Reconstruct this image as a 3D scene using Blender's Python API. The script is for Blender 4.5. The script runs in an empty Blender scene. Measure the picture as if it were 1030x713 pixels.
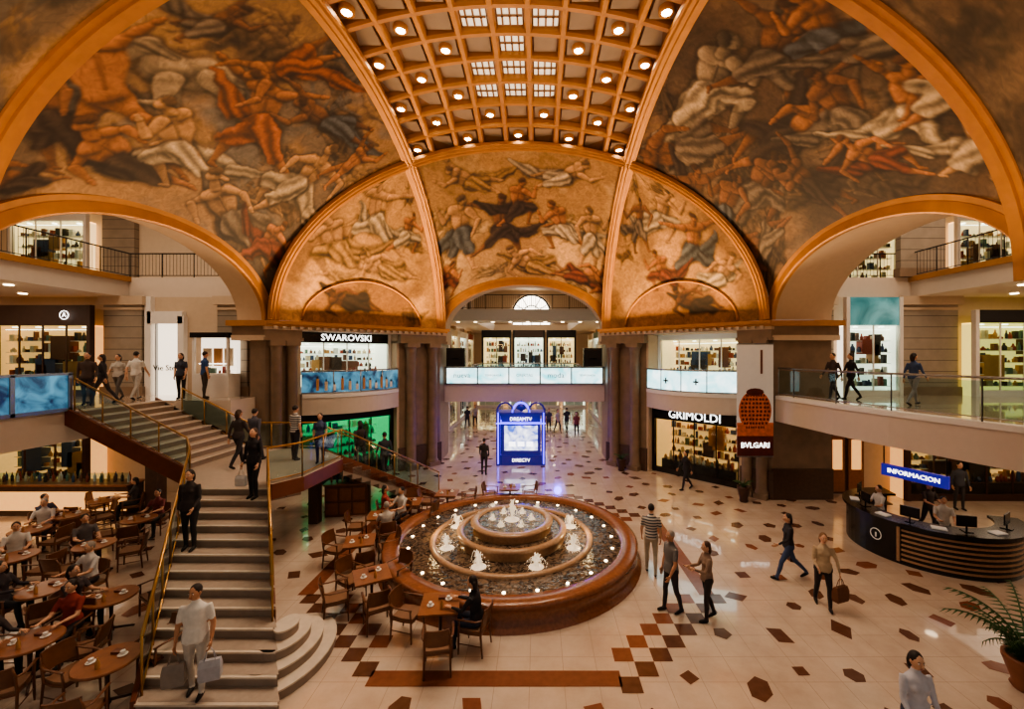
import bpy, math, random, numpy as np
from mathutils import Vector, Matrix
random.seed(7)
F=420.;CX,CY=541.4,357.;CAMX,CAMZ=.755,5.65
def G(px,py,z=0.):
    Y=F*(CAMZ-z)/(py-CY); return Vector((CAMX+(px-CX)/F*Y,Y,z))
def PX(px,Y): return CAMX+(px-CX)/F*Y
def ZP(py,Y): return CAMZ+(CY-py)/F*Y
def lin(c):
    return tuple(((x/255.)/12.92 if x/255.<=.04045 else ((x/255.+.055)/1.055)**2.4) for x in c[:3])
# ---------------------------------------------------------------- materials
def newmat(name):
    m=bpy.data.materials.new(name); m.use_nodes=True
    nt=m.node_tree; b=nt.nodes['Principled BSDF']; return m,nt,b
def M(name,col,rough=.5,metal=0.,es=0.,ecol=None,noise=.12,ns=6.,bump=0.,spec=.5):
    m,nt,b=newmat(name); c=lin(col); N=nt.nodes; L=nt.links
    tc=N.new('ShaderNodeTexCoord'); nz=N.new('ShaderNodeTexNoise'); nz.inputs['Scale'].default_value=ns; nz.inputs['Detail'].default_value=3
    L.new(tc.outputs['Object'],nz.inputs['Vector'])
    mx=N.new('ShaderNodeMix'); mx.data_type='RGBA'
    mx.inputs[6].default_value=tuple(x*(1-noise*1.6) for x in c)+(1,); mx.inputs[7].default_value=tuple(min(1,x*(1+noise*1.6)) for x in c)+(1,)
    L.new(nz.outputs['Fac'],mx.inputs[0]); L.new(mx.outputs[2],b.inputs['Base Color'])
    b.inputs['Roughness'].default_value=rough; b.inputs['Metallic'].default_value=metal
    b.inputs['Specular IOR Level'].default_value=spec
    if bump:
        bp=N.new('ShaderNodeBump'); bp.inputs['Strength'].default_value=bump; bp.inputs['Distance'].default_value=.02
        L.new(nz.outputs['Fac'],bp.inputs['Height']); L.new(bp.outputs['Normal'],b.inputs['Normal'])
    if es:
        e=lin(ecol or col); b.inputs['Emission Color'].default_value=e+(1,); b.inputs['Emission Strength'].default_value=es
    return m
def glassmat(name,tint=(200,225,225),fac=.14):
    m=bpy.data.materials.new(name); m.use_nodes=True; nt=m.node_tree; N=nt.nodes; N.clear()
    o=N.new('ShaderNodeOutputMaterial'); mx=N.new('ShaderNodeMixShader'); t=N.new('ShaderNodeBsdfTransparent'); g=N.new('ShaderNodeBsdfGlossy')
    lw=N.new('ShaderNodeLayerWeight'); lw.inputs['Blend'].default_value=fac
    ad=N.new('ShaderNodeMath'); ad.operation='ADD'; ad.inputs[1].default_value=.04
    nt.links.new(lw.outputs['Fresnel'],ad.inputs[0]); nt.links.new(ad.outputs[0],mx.inputs[0])
    t.inputs[0].default_value=lin(tint)+(1,); g.inputs['Roughness'].default_value=.05
    nt.links.new(t.outputs[0],mx.inputs[1]); nt.links.new(g.outputs[0],mx.inputs[2]); nt.links.new(mx.outputs[0],o.inputs[0]); return m
def screenmat(name,c1,c2,es,scale=2.):
    m,nt,b=newmat(name); N=nt.nodes; L=nt.links
    tc=N.new('ShaderNodeTexCoord'); nz=N.new('ShaderNodeTexNoise'); nz.inputs['Scale'].default_value=scale; nz.inputs['Detail'].default_value=4
    nz.inputs['Distortion'].default_value=1.
    r=N.new('ShaderNodeValToRGB'); r.color_ramp.elements[0].position=.35; r.color_ramp.elements[1].position=.65
    r.color_ramp.elements[0].color=lin(c1)+(1,); r.color_ramp.elements[1].color=lin(c2)+(1,)
    L.new(tc.outputs['Object'],nz.inputs['Vector']); L.new(nz.outputs['Fac'],r.inputs[0])
    b.inputs['Base Color'].default_value=(.02,.02,.02,1); b.inputs['Roughness'].default_value=.2
    L.new(r.outputs[0],b.inputs['Emission Color']); b.inputs['Emission Strength'].default_value=es; return m
def blockmat(name,col,bw=1.2,bh=.45):
    m,nt,b=newmat(name); N=nt.nodes; L=nt.links; c=lin(col)
    tc=N.new('ShaderNodeTexCoord'); sp=N.new('ShaderNodeSeparateXYZ'); L.new(tc.outputs['Object'],sp.inputs[0])
    md=N.new('ShaderNodeMath'); md.operation='MODULO'; md.inputs[1].default_value=bh; L.new(sp.outputs['Z'],md.inputs[0])
    gt=N.new('ShaderNodeMath'); gt.operation='GREATER_THAN'; gt.inputs[1].default_value=.03; L.new(md.outputs[0],gt.inputs[0])
    nz=N.new('ShaderNodeTexNoise'); nz.inputs['Scale'].default_value=3; nz.inputs['Detail'].default_value=5; L.new(tc.outputs['Object'],nz.inputs['Vector'])
    m1=N.new('ShaderNodeMix'); m1.data_type='RGBA'; m1.inputs[6].default_value=tuple(x*.75 for x in c)+(1,); m1.inputs[7].default_value=tuple(min(1,x*1.2) for x in c)+(1,)
    L.new(nz.outputs['Fac'],m1.inputs[0])
    m2=N.new('ShaderNodeMix'); m2.data_type='RGBA'; m2.inputs[6].default_value=tuple(x*.35 for x in c)+(1,)
    L.new(gt.outputs[0],m2.inputs[0]); L.new(m1.outputs[2],m2.inputs[7]); L.new(m2.outputs[2],b.inputs['Base Color'])
    b.inputs['Roughness'].default_value=.55; return m
def marblemat(name,c1,c2,rough=.2,scale=.9):
    m,nt,b=newmat(name); N=nt.nodes; L=nt.links
    tc=N.new('ShaderNodeTexCoord'); nz=N.new('ShaderNodeTexNoise'); nz.inputs['Scale'].default_value=scale; nz.inputs['Detail'].default_value=8; nz.inputs['Roughness'].default_value=.65
    L.new(tc.outputs['Object'],nz.inputs['Vector'])
    r=N.new('ShaderNodeValToRGB'); r.color_ramp.elements[0].position=.3; r.color_ramp.elements[1].position=.7
    r.color_ramp.elements[0].color=lin(c1)+(1,); r.color_ramp.elements[1].color=lin(c2)+(1,)
    L.new(nz.outputs['Fac'],r.inputs[0])
    sp=N.new('ShaderNodeSeparateXYZ'); L.new(tc.outputs['Object'],sp.inputs[0])
    last=None
    for ax in ('X','Y'):
        a=N.new('ShaderNodeMath'); a.operation='ADD'; a.inputs[1].default_value=600; L.new(sp.outputs[ax],a.inputs[0])
        md=N.new('ShaderNodeMath'); md.operation='MODULO'; md.inputs[1].default_value=.6; L.new(a.outputs[0],md.inputs[0])
        g=N.new('ShaderNodeMath'); g.operation='LESS_THAN'; g.inputs[1].default_value=.008; L.new(md.outputs[0],g.inputs[0])
        if last is None: last=g
        else:
            mm=N.new('ShaderNodeMath'); mm.operation='MAXIMUM'; L.new(last.outputs[0],mm.inputs[0]); L.new(g.outputs[0],mm.inputs[1]); last=mm
    m2=N.new('ShaderNodeMix'); m2.data_type='RGBA'; L.new(last.outputs[0],m2.inputs[0]); L.new(r.outputs[0],m2.inputs[6]); m2.inputs[7].default_value=tuple(x*.75 for x in lin(c1))+(1,)
    L.new(m2.outputs[2],b.inputs['Base Color']); b.inputs['Roughness'].default_value=rough; b.inputs['Coat Weight'].default_value=.9; b.inputs['Coat Roughness'].default_value=.04; return m
gold=M('gold_paint',(178,126,70),.42,.25,noise=.15,ns=3)
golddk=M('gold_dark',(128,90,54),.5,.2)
coffer_p=M('coffer_panel',(138,120,104),.6,noise=.15,ns=2)
coffer_g=M('coffer_glass',(200,190,170),.3,es=.8,ecol=(255,240,210))
lampw=M('lamp_glow',(255,240,210),.3,es=34.,ecol=(255,236,204))
lampw2=M('lamp_soft',(255,235,200),.3,es=9.,ecol=(255,228,188))
cream=M('cream_plaster',(196,174,150),.7,noise=.05)
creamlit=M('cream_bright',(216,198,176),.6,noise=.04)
stone=M('taupe_stone',(130,109,90),.45,noise=.22,ns=2.5,bump=.1)
stoneblk=blockmat('block_stone',(150,136,120))
stonedk=M('brown_granite',(80,60,48),.3,noise=.25,ns=9)
floorm=marblemat('floor_marble',(188,165,146),(216,197,178),.2)
floorbr=M('inlay_brown',(98,66,52),.18,noise=.2,ns=6)
floorred=M('inlay_red',(128,80,60),.18,noise=.15,ns=9)
terra=M('red_granite',(136,86,60),.2,noise=.25,ns=14)
terra2=M('beige_granite',(168,134,104),.22,noise=.2,ns=14)
mosaic=M('pool_mosaic',(58,56,56),.25,noise=.5,ns=22)
water,nt_,b_=newmat('water'); b_.inputs['Roughness'].default_value=.08; b_.inputs['Specular IOR Level'].default_value=.5
_tc=nt_.nodes.new('ShaderNodeTexCoord'); _v=nt_.nodes.new('ShaderNodeTexNoise'); _v.inputs['Scale'].default_value=5.5; _v.inputs['Detail'].default_value=4; _v.inputs['Distortion'].default_value=2.; nt_.links.new(_tc.outputs['Object'],_v.inputs['Vector'])
_r=nt_.nodes.new('ShaderNodeValToRGB'); _r.color_ramp.elements[0].color=lin((40,36,36))+(1,); _r.color_ramp.elements[1].color=lin((120,100,82))+(1,); _r.color_ramp.elements[0].position=.38; _r.color_ramp.elements[1].position=.64
nt_.links.new(_v.outputs['Fac'],_r.inputs[0]); nt_.links.new(_r.outputs[0],b_.inputs['Base Color'])
_n=nt_.nodes.new('ShaderNodeTexNoise'); _n.inputs['Scale'].default_value=7; nt_.links.new(_tc.outputs['Object'],_n.inputs['Vector']); _b=nt_.nodes.new('ShaderNodeBump'); _b.inputs['Strength'].default_value=.6; _b.inputs['Distance'].default_value=.04
nt_.links.new(_n.outputs['Fac'],_b.inputs['Height']); nt_.links.new(_b.outputs['Normal'],b_.inputs['Normal'])
foam=M('water_foam',(246,242,234),.3,es=.45,ecol=(255,228,190),noise=.05)  # slight warm emission stands in for light caught by the spray
glass=glassmat('clear_glass')
brass=M('brass',(180,140,84),.3,.8,noise=.05)
steel=M('steel',(150,150,150),.3,.8,noise=.05)
iron=M('black_iron',(24,22,22),.45,.3)
white=M('white_paint',(232,226,218),.5,noise=.03)
fascia=M('fascia_cream',(208,192,176),.5,noise=.03)
black=M('black_gloss',(14,13,14),.25)
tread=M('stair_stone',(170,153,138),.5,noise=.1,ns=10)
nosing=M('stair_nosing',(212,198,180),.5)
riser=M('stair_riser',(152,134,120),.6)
stringer=M('stringer_wood',(112,62,42),.35,noise=.15)
wood=M('chair_wood',(108,68,42),.4,noise=.2,ns=12)
woodl=M('table_wood',(140,90,58),.3,noise=.2,ns=10)
wooddk=M('dark_wood',(66,40,28),.4,noise=.2,ns=5)
cushion=M('tan_cushion',(130,94,68),.7)
led=screenmat('led_cyan',(120,205,212),(235,250,248),2.6,1.2)
led2=screenmat('led_blue',(14,36,66),(90,150,176),1.1,1.6)
ledw=M('light_white',(255,250,240),.4,es=5.5,ecol=(255,244,225))
shopglow=M('shop_glow',(235,205,160),.6,es=1.3,ecol=(255,212,150))  # shop walls and panels glow by emission, in place of interior lighting
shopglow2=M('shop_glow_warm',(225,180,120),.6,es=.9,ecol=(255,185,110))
shopglow_white=M('shop_glow_white',(240,235,225),.6,es=1.5,ecol=(255,238,214))  # emissive white, brightness of lit shops put into the surface
shopglow_yel=M('shop_glow_yellow',(225,205,140),.6,es=1.1,ecol=(240,215,120))  # emissive yellow, same stand-in for a lit interior
green=M('green_glow',(40,170,110),.5,es=1.0,ecol=(30,200,120))  # emission stands in for the shop's green lighting
purple=M('purple_glow',(90,70,230),.4,es=4,ecol=(90,70,255))
purpled=M('purple_frame',(44,38,90),.35,es=.12,ecol=(70,60,255))
screen=screenmat('ad_screen',(60,90,180),(240,240,250),2.4,2.5)
teal=screenmat('teal_sign',(40,110,108),(120,180,172),.8,.8)
signp=M('sign_violet',(40,30,110),.4,es=.45,ecol=(60,45,190))
letters=M('sign_letters',(250,250,245),.4,es=3)
dark=M('dark_void',(30,24,22),.7)
brownwall=M('brown_wall',(70,50,40),.6)
leaf=M('palm_leaf',(52,84,40),.5,noise=.3)
soil=M('terracotta_pot',(130,80,56),.6)
goods=[M('goods_%d'%i,c,.5,noise=.1) for i,c in enumerate([(150,60,44),(60,76,110),(210,190,160),(40,36,34),(180,130,80),(225,220,214),(112,68,50),(90,116,104)])]
# ---------------------------------------------------------------- mesh builder
class MB:
    def __init__(s): s.v=[];s.f=[];s.m=[];s.s=[];s.mats=[];s.T=Matrix.Identity(4)
    def mi(s,mat):
        if mat not in s.mats: s.mats.append(mat)
        return s.mats.index(mat)
    def add(s,vs,fs,mat,smooth=False):
        o=len(s.v); T=s.T
        s.v.extend([tuple(T@Vector(v)) for v in vs]); k=s.mi(mat)
        for f in fs: s.f.append([i+o for i in f]); s.m.append(k); s.s.append(smooth)
    def box(s,c,d,mat,rz=0.):
        x,y,z=d[0]/2,d[1]/2,d[2]/2; cs,sn=math.cos(rz),math.sin(rz); vs=[]
        for a,b,e in ((-x,-y,-z),(x,-y,-z),(x,y,-z),(-x,y,-z),(-x,-y,z),(x,-y,z),(x,y,z),(-x,y,z)):
            vs.append((c[0]+a*cs-b*sn,c[1]+a*sn+b*cs,c[2]+e))
        s.add(vs,[(0,3,2,1),(4,5,6,7),(0,1,5,4),(1,2,6,5),(2,3,7,6),(3,0,4,7)],mat)
    def bb(s,x0,x1,y0,y1,z0,z1,mat): s.box(((x0+x1)/2,(y0+y1)/2,(z0+z1)/2),(abs(x1-x0),abs(y1-y0),abs(z1-z0)),mat)
    def prism(s,pts,z0,z1,mat,mtop=None):
        n=len(pts); vs=[(p[0],p[1],z0) for p in pts]+[(p[0],p[1],z1) for p in pts]
        area=sum(pts[i][0]*pts[(i+1)%n][1]-pts[(i+1)%n][0]*pts[i][1] for i in range(n))
        top=list(range(n,2*n)); bot=list(range(n))[::-1]
        if area<0: top=top[::-1]; bot=bot[::-1]
        s.add(vs,[top],mtop or mat); s.add(vs,[bot]+[((i,(i+1)%n,n+(i+1)%n,n+i) if area>0 else ((i+1)%n,i,n+i,n+(i+1)%n)) for i in range(n)],mat)
    def lathe(s,prof,c,mat,n=24,smooth=True,sx=1.,sy=1.):
        vs=[]
        for r,z in prof:
            for i in range(n):
                a=2*math.pi*i/n; vs.append((c[0]+r*sx*math.cos(a),c[1]+r*sy*math.sin(a),c[2]+z))
        fs=[]
        for j in range(len(prof)-1):
            for i in range(n):
                fs.append((j*n+i,j*n+(i+1)%n,(j+1)*n+(i+1)%n,(j+1)*n+i))
        s.add(vs,fs,mat,smooth)
        if prof[-1][0]>.001: s.add(vs[-n:],[tuple(range(n))],mat)
        if prof[0][0]>.001: s.add(vs[:n],[tuple(range(n))[::-1]],mat)
    def ring(s,prof,c,mat,n=48):
        vs=[]
        for r,z in prof:
            for i in range(n):
                a=2*math.pi*i/n; vs.append((c[0]+r*math.cos(a),c[1]+r*math.sin(a),c[2]+z))
        s.add(vs,[(j*n+i,j*n+(i+1)%n,(j+1)*n+(i+1)%n,(j+1)*n+i) for j in range(len(prof)-1) for i in range(n)],mat,True)
    def loft(s,pts,rad,mat,n=8,ref=(0,1,0),smooth=True,cap=True):
        pts=[Vector(p) for p in pts]; vs=[]; ref=Vector(ref)
        for i,p in enumerate(pts):
            t=(pts[min(i+1,len(pts)-1)]-pts[max(i-1,0)])
            if t.length<1e-9: t=Vector((0,0,1))
            t.normalize(); a=t.cross(ref)
            if a.length<.15: a=t.cross(Vector((1,0,0)) if abs(t.x)<.8 else Vector((0,0,1)))
            a.normalize(); b=t.cross(a)
            r=rad[i] if isinstance(rad,(list,tuple)) else rad
            rx,ry=(r if isinstance(r,(list,tuple)) else (r,r))
            for k in range(n):
                an=2*math.pi*k/n; vs.append(p+a*rx*math.cos(an)+b*ry*math.sin(an))
        fs=[]
        for j in range(len(pts)-1):
            for i in range(n): fs.append((j*n+i,j*n+(i+1)%n,(j+1)*n+(i+1)%n,(j+1)*n+i))
        if cap: fs.append(tuple(range(n))[::-1]); fs.append(tuple(range((len(pts)-1)*n,len(pts)*n)))
        s.add(vs,fs,mat,smooth)
    def ell(s,c,r,mat,n=10,k=7,fn=None):
        vs=[];fs=[]
        for j in range(k+1):
            ph=-math.pi/2+math.pi*j/k
            for i in range(n):
                a=2*math.pi*i/n; q=Vector((math.cos(ph)*math.cos(a),math.cos(ph)*math.sin(a),math.sin(ph)))
                if fn: q=fn(q)
                vs.append((c[0]+q.x*r[0],c[1]+q.y*r[1],c[2]+q.z*r[2]))
        for j in range(k):
            for i in range(n): fs.append((j*n+i,j*n+(i+1)%n,(j+1)*n+(i+1)%n,(j+1)*n+i))
        s.add(vs,fs,mat,True)
    def sweep(s,path,lat,prof,mat,centre=None,smooth=False):
        path=[Vector(p) for p in path]; vs=[]; n=len(prof)
        for i,p in enumerate(path):
            t=(path[min(i+1,len(path)-1)]-path[max(i-1,0)]).normalized()
            l=lat(i) if callable(lat) else Vector(lat); nn=t.cross(l).normalized()
            if centre is not None and nn.dot(Vector(centre)-p)<0: nn=-nn
            for a,b in prof: vs.append(p+l*a+nn*b)
        fs=[]
        for j in range(len(path)-1):
            for i in range(n): fs.append((j*n+i,j*n+(i+1)%n,(j+1)*n+(i+1)%n,(j+1)*n+i))
        fs.append(tuple(range(n))); fs.append(tuple(range((len(path)-1)*n,len(path)*n))[::-1])
        s.add(vs,fs,mat,smooth)
    def grid(s,P,mat,smooth=True):
        nu,nv=len(P),len(P[0]); vs=[q for r in P for q in r]
        s.add(vs,[(i*nv+j,i*nv+j+1,(i+1)*nv+j+1,(i+1)*nv+j) for i in range(nu-1) for j in range(nv-1)],mat,smooth)
    def text(s,txt,size,loc,mat,xdir=(1,0,0),zdir=(0,0,1),ext=.01,width=None):
        cu=bpy.data.curves.new('t','FONT'); cu.body=txt; cu.size=size; cu.extrude=ext; cu.align_x='CENTER'; cu.align_y='CENTER'; cu.resolution_u=2
        o=bpy.data.objects.new('t',cu); bpy.context.scene.collection.objects.link(o)
        dg=bpy.context.evaluated_depsgraph_get(); me=bpy.data.meshes.new_from_object(o.evaluated_get(dg))
        X=Vector(xdir);Z=Vector(zdir); L=Vector(loc); k=1.
        if width and len(me.vertices):
            w=max(v.co.x for v in me.vertices)-min(v.co.x for v in me.vertices); k=width/w
        Y=X.cross(Z)
        vs=[L+X*v.co.x*k+Z*v.co.y*k-Y*v.co.z for v in me.vertices]
        s.add(vs,[list(p.vertices) for p in me.polygons],mat)
        bpy.data.objects.remove(o); bpy.data.meshes.remove(me)
    def obj(s,name,loc=(0,0,0),rz=0.):
        me=bpy.data.meshes.new(name); me.from_pydata(s.v,[],s.f)
        for m in s.mats: me.materials.append(m)
        me.polygons.foreach_set('material_index',s.m); me.polygons.foreach_set('use_smooth',s.s); me.update()
        o=bpy.data.objects.new(name,me); bpy.context.scene.collection.objects.link(o); o.location=loc; o.rotation_euler[2]=rz
        return o
def inst(o,loc,rz=0.,name=None):
    q=bpy.data.objects.new(name or o.name.split('.')[0],o.data); bpy.context.scene.collection.objects.link(q); q.location=loc; q.rotation_euler[2]=rz; return q
# ---------------------------------------------------------------- dome geometry
CYD=12.;S=9.6;C=4.3;Z0=7.;RH=6.8;SB=9.9
def yw(y): return CYD+(y if y>0 else y*1.06)
def R(s): return Z0+RH*math.sqrt(max(0,1-(s/S)**2))
def xe(z): return S*math.sqrt(max(0,1-((z-Z0)/RH)**2))
def za(t): return Z0+2.5*math.sqrt(max(0,1-(t/C)**2))
ZT=R(C)
def loc2w(side,s,t,z):
    if side=='L': return (-s,yw(t),z)
    if side=='R': return (s,yw(-t),z)
    if side=='B': return (t,yw(s),z)
    return (-t,yw(-s),z)
def arm_pt(side,t,v):
    thb=math.asin(min(1,(za(t)-Z0)/RH)); tht=math.acos(C/S); th=tht+(thb-tht)*v
    x=S*math.cos(th); z=Z0+RH*math.sin(th); xb=S*math.cos(thb); kb=(SB-C)/(xb-C)
    s=C+(x-C)*(1+(kb-1)*v**1.5); z+=(R(t)-ZT)*(1-v)**1.5
    return loc2w(side,s,t,z)
def corner_pt(sx,sy,w,v):
    tht=math.acos(C/S); th=tht*(1-v); x=S*math.cos(th); z=Z0+RH*math.sin(th)
    a=Vector((x,C));b=Vector((C,x)); p=a.lerp(b,w); p+=Vector((1,1)).normalized()*.35*4*w*(1-w)*((x-C)/(S-C))
    return (sx*p.x,yw(sy*p.y),z)
# --- fresco painted onto the vault vertices
rs=np.random.RandomState(3); TAB=rs.rand(256,256)
def vn(x,y):
    xi=np.floor(x).astype(int);yi=np.floor(y).astype(int);fx=x-xi;fy=y-yi;fx=fx*fx*(3-2*fx);fy=fy*fy*(3-2*fy)
    a=TAB[xi&255,yi&255];b=TAB[(xi+1)&255,yi&255];c=TAB[xi&255,(yi+1)&255];d=TAB[(xi+1)&255,(yi+1)&255]
    return (a*(1-fx)+b*fx)*(1-fy)+(c*(1-fx)+d*fx)*fy
def fbm(x,y,o=4):
    r=0;a=.5;t=0
    for i in range(o): r=r+a*vn(x+17*i,y+31*i);t+=a;x=x*2.03;y=y*2.03;a*=.5
    return r/t
def L3(c): return np.array(lin(c))
TPL={
'stand':dict(h=(.03,.5),n=(.02,.4),s1=(-.12,.36),s2=(.13,.36),p=(0,0),e1=(-.25,.18),w1=(-.34,.36),e2=(.27,.22),w2=(.2,.02),k1=(-.1,-.26),f1=(-.08,-.55),k2=(.12,-.24),f2=(.2,-.52)),
'reach':dict(h=(-.03,.5),n=(-.02,.4),s1=(-.14,.37),s2=(.12,.34),p=(0,0),e1=(-.32,.45),w1=(-.5,.55),e2=(.3,.38),w2=(.48,.42),k1=(-.24,-.15),f1=(-.36,-.42),k2=(.18,-.22),f2=(.42,-.4)),
'recline':dict(h=(-.42,.28),n=(-.32,.18),s1=(-.34,.08),s2=(-.22,.24),p=(0,0),e1=(-.45,-.1),w1=(-.3,-.2),e2=(-.05,.3),w2=(.1,.22),k1=(.28,.14),f1=(.5,-.05),k2=(.3,-.08),f2=(.58,-.12)),
'crouch':dict(h=(.2,.42),n=(.1,.33),s1=(0,.33),s2=(.2,.26),p=(0,0),e1=(.05,.1),w1=(.25,.05),e2=(.35,.12),w2=(.42,.28),k1=(.28,-.05),f1=(.15,-.35),k2=(-.2,-.2),f2=(-.42,-.3)),
'fly':dict(h=(.42,.18),n=(.3,.12),s1=(.28,.2),s2=(.32,.02),p=(0,0),e1=(.45,.38),w1=(.6,.45),e2=(.5,-.08),w2=(.68,-.02),k1=(-.28,.05),f1=(-.55,.02),k2=(-.25,-.1),f2=(-.5,-.2)),
'horse':dict(h=(.52,.3),n=(.34,.38),s1=(.2,.14),s2=(.24,.06),p=(-.1,0),e1=(.34,-.12),w1=(.5,-.06),e2=(.26,-.2),w2=(.36,-.38),k1=(-.3,-.18),f1=(-.24,-.42),k2=(-.2,-.2),f2=(-.36,-.4))}
SK={'p':(218,174,128),'o':(192,130,82),'b':(146,100,68),'d':(88,62,48),'g':(184,170,150)}
DR={'w':(196,184,164),'b':(86,100,118),'o':(178,104,60),'k':(62,50,46),'y':(176,142,92),'r':(128,66,48),'g':(124,114,104),'n':None}
def rad_(a): return math.radians(a)
def paint(V,U,W,bg,figs,seed,shape,nrand=30,scale=1.25,light=(-.5,.7)):
    ok=V[:,1]>.6; px=np.where(ok,CX+F*(V[:,0]-CAMX)/np.maximum(V[:,1],.6),-9999); py=np.where(ok,CY-F*(V[:,2]-CAMZ)/np.maximum(V[:,1],.6),-9999)
    wx=fbm(U*.35+seed,W*.35,4)*3.;wy=fbm(U*.35+seed+50,W*.35+9,4)*3.
    f1=fbm(U*.4+wx+seed,W*.4+wy,5); f2=fbm(U*1.3+wx*2,W*1.3+wy*2+seed,5); f3=fbm(U*.22+seed*3,W*.22+wx*.6,3)
    c=[L3(x) for x in bg]
    def sm(a,b,x): x=np.clip((x-a)/(b-a),0,1); return x*x*(3-2*x)
    col=c[0][None]*(1-sm(.38,.56,f1))[:,None]+c[1][None]*sm(.38,.56,f1)[:,None]
    k=sm(.45,.6,f2)[:,None]*.5; col=col*(1-k)+c[2][None]*k
    k=sm(.45,.6,f3)[:,None]*.85; col=col*(1-k)+c[3][None]*k
    col*=(.7+.6*f2)[:,None]
    lt=np.array(light)
    def cap(p0,p1,r0,r1,color,folds=False,al=1.,bul=.13):
        p0=np.array(p0);p1=np.array(p1);rm=max(r0,r1)*1.5
        sel=np.where((U>min(p0[0],p1[0])-rm)&(U<max(p0[0],p1[0])+rm)&(W>min(p0[1],p1[1])-rm)&(W<max(p0[1],p1[1])+rm))[0]
        if len(sel)==0: return
        q=np.stack([U[sel],W[sel]],1); q=q+(np.stack([f2[sel],f1[sel]],1)-.5)*rm*(1.0 if folds else .25)
        d=p1-p0;l2=max(1e-6,d@d);h=np.clip(((q-p0)@d)/l2,0,1);cl=p0+h[:,None]*d;r=(r0+(r1-r0)*h)*(1+bul*np.sin(h*6.3))
        dv=q-cl;dist=np.sqrt((dv**2).sum(1));x=dist/r
        out=np.clip((1.5-x)/.5,0,1)*.55*al; m=np.clip((1.04-x)/.2,0,1)*al
        sh=.54+.66*((dv/r[:,None])@lt)+.22*(f2[sel]-.5)*2
        if folds:
            dn=d/math.sqrt(l2); lat=dv@np.array([-dn[1],dn[0]]); sh=.6+.36*np.sin(lat/rm*9+h*3+wx[sel]*4)+.36*((dv/r[:,None])@lt)
        cc=np.array(color)[None]*np.clip(sh,.1,1.2)[:,None]
        col[sel]*=(1-out[:,None]); col[sel]=col[sel]*(1-m[:,None])+cc*m[:,None]
    def conv(x,y):
        i=np.argmin((px-x)**2+(py-y)**2); return np.array((U[i],W[i])),V[i,1]
    def figure(J,u,sk,dr,flip,al,horse=False):
        s=L3(sk); sg=1 if flip else -1; d=None if dr is None else L3(dr); c_=lambda *a,**k: cap(*a,**k,al=al)
        if horse:
            P=np.array(J['p'])
            for a,b in (('p','k1'),('s1','e2')): c_(J[a],J[b],.08*u,.045*u,s*.6)
            c_(J['k1'],J['f1'],.035*u,.02*u,s*.6); c_(J['e2'],J['w2'],.035*u,.02*u,s*.6)
            c_(P,P+np.array([-.28*u*(1 if not flip else -1),.1*u]),.05*u,.02*u,s*.5,folds=True)
            c_(J['p'],J['s1'],.17*u,.16*u,s); c_(J['s1'],J['n'],.12*u,.07*u,s); c_(J['n'],J['h'],.065*u,.035*u,s*1.1)
            c_(J['n'],np.array(J['s1'])*.5+np.array(J['n'])*.5+np.array([-.08*u*(1 if not flip else -1),.05*u]),.05*u,.03*u,s*.5,folds=True)
            for a,b,e in (('p','k2','f2'),('s2','e1','w1')): c_(J[a],J[b],.09*u,.05*u,s*1.05); c_(J[b],J[e],.038*u,.022*u,s)
            return
        if d is not None:
            e=np.array(J['p']); fl=e+(e-np.array(J['n']))*.5+np.array([.4*u*sg,.15*u]); cap(e,fl,.15*u,.1*u,d*.8,True,al)
            cap(fl,fl+np.array([.35*u*sg,.25*u]),.1*u,.03*u,d*.75,True,al)
        c_(J['p'],J['k1'],.09*u,.056*u,s*.68);c_(J['k1'],J['f1'],.054*u,.026*u,s*.68)
        fo=np.array(J['f1']);c_(fo,fo+np.array([.06*u*-sg,-.015*u]),.026*u,.018*u,s*.68)
        c_(J['s1'],J['e1'],.05*u,.038*u,s*.8);c_(J['e1'],J['w1'],.038*u,.024*u,s*.8); c_(J['w1'],np.array(J['w1'])*1.25-np.array(J['e1'])*.25,.026*u,.018*u,s*.85)
        c_(J['p'],J['k2'],.094*u,.06*u,s);c_(J['k2'],J['f2'],.056*u,.028*u,s); fo=np.array(J['f2']);c_(fo,fo+np.array([.06*u*-sg,-.015*u]),.028*u,.018*u,s)
        pn=np.array(J['n'])*.75+np.array(J['p'])*.25; c_(J['p'],pn,.1*u,.13*u,s,bul=-.1); c_(J['s1'],J['s2'],.07*u,.07*u,s)
        c_(pn,np.array(J['p'])*.9+pn*.1,.012*u,.01*u,s*.55)
        if d is not None: cap(J['p'],J['k1'],.13*u,.1*u,d*.85,True,al); cap(J['p'],J['k2'],.125*u,.09*u,d*1.05,True,al)
        c_(J['s2'],J['e2'],.054*u,.04*u,s*1.1);c_(J['e2'],J['w2'],.041*u,.026*u,s*1.1); c_(J['w2'],np.array(J['w2'])*1.25-np.array(J['e2'])*.25,.028*u,.018*u,s*1.1)
        c_(J['n'],J['h'],.042*u,.042*u,s*.85);hh=np.array(J['h']);c_(hh,hh+np.array([0,.035*u]),.058*u,.054*u,s*1.1)
        c_(hh+np.array([0,.065*u]),hh+np.array([.035*u*sg,.045*u]),.046*u,.044*u,s*.22)
    rr=random.Random(seed); names=['stand','reach','recline','crouch','fly']; um,wm=U.max(),W.max()
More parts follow.
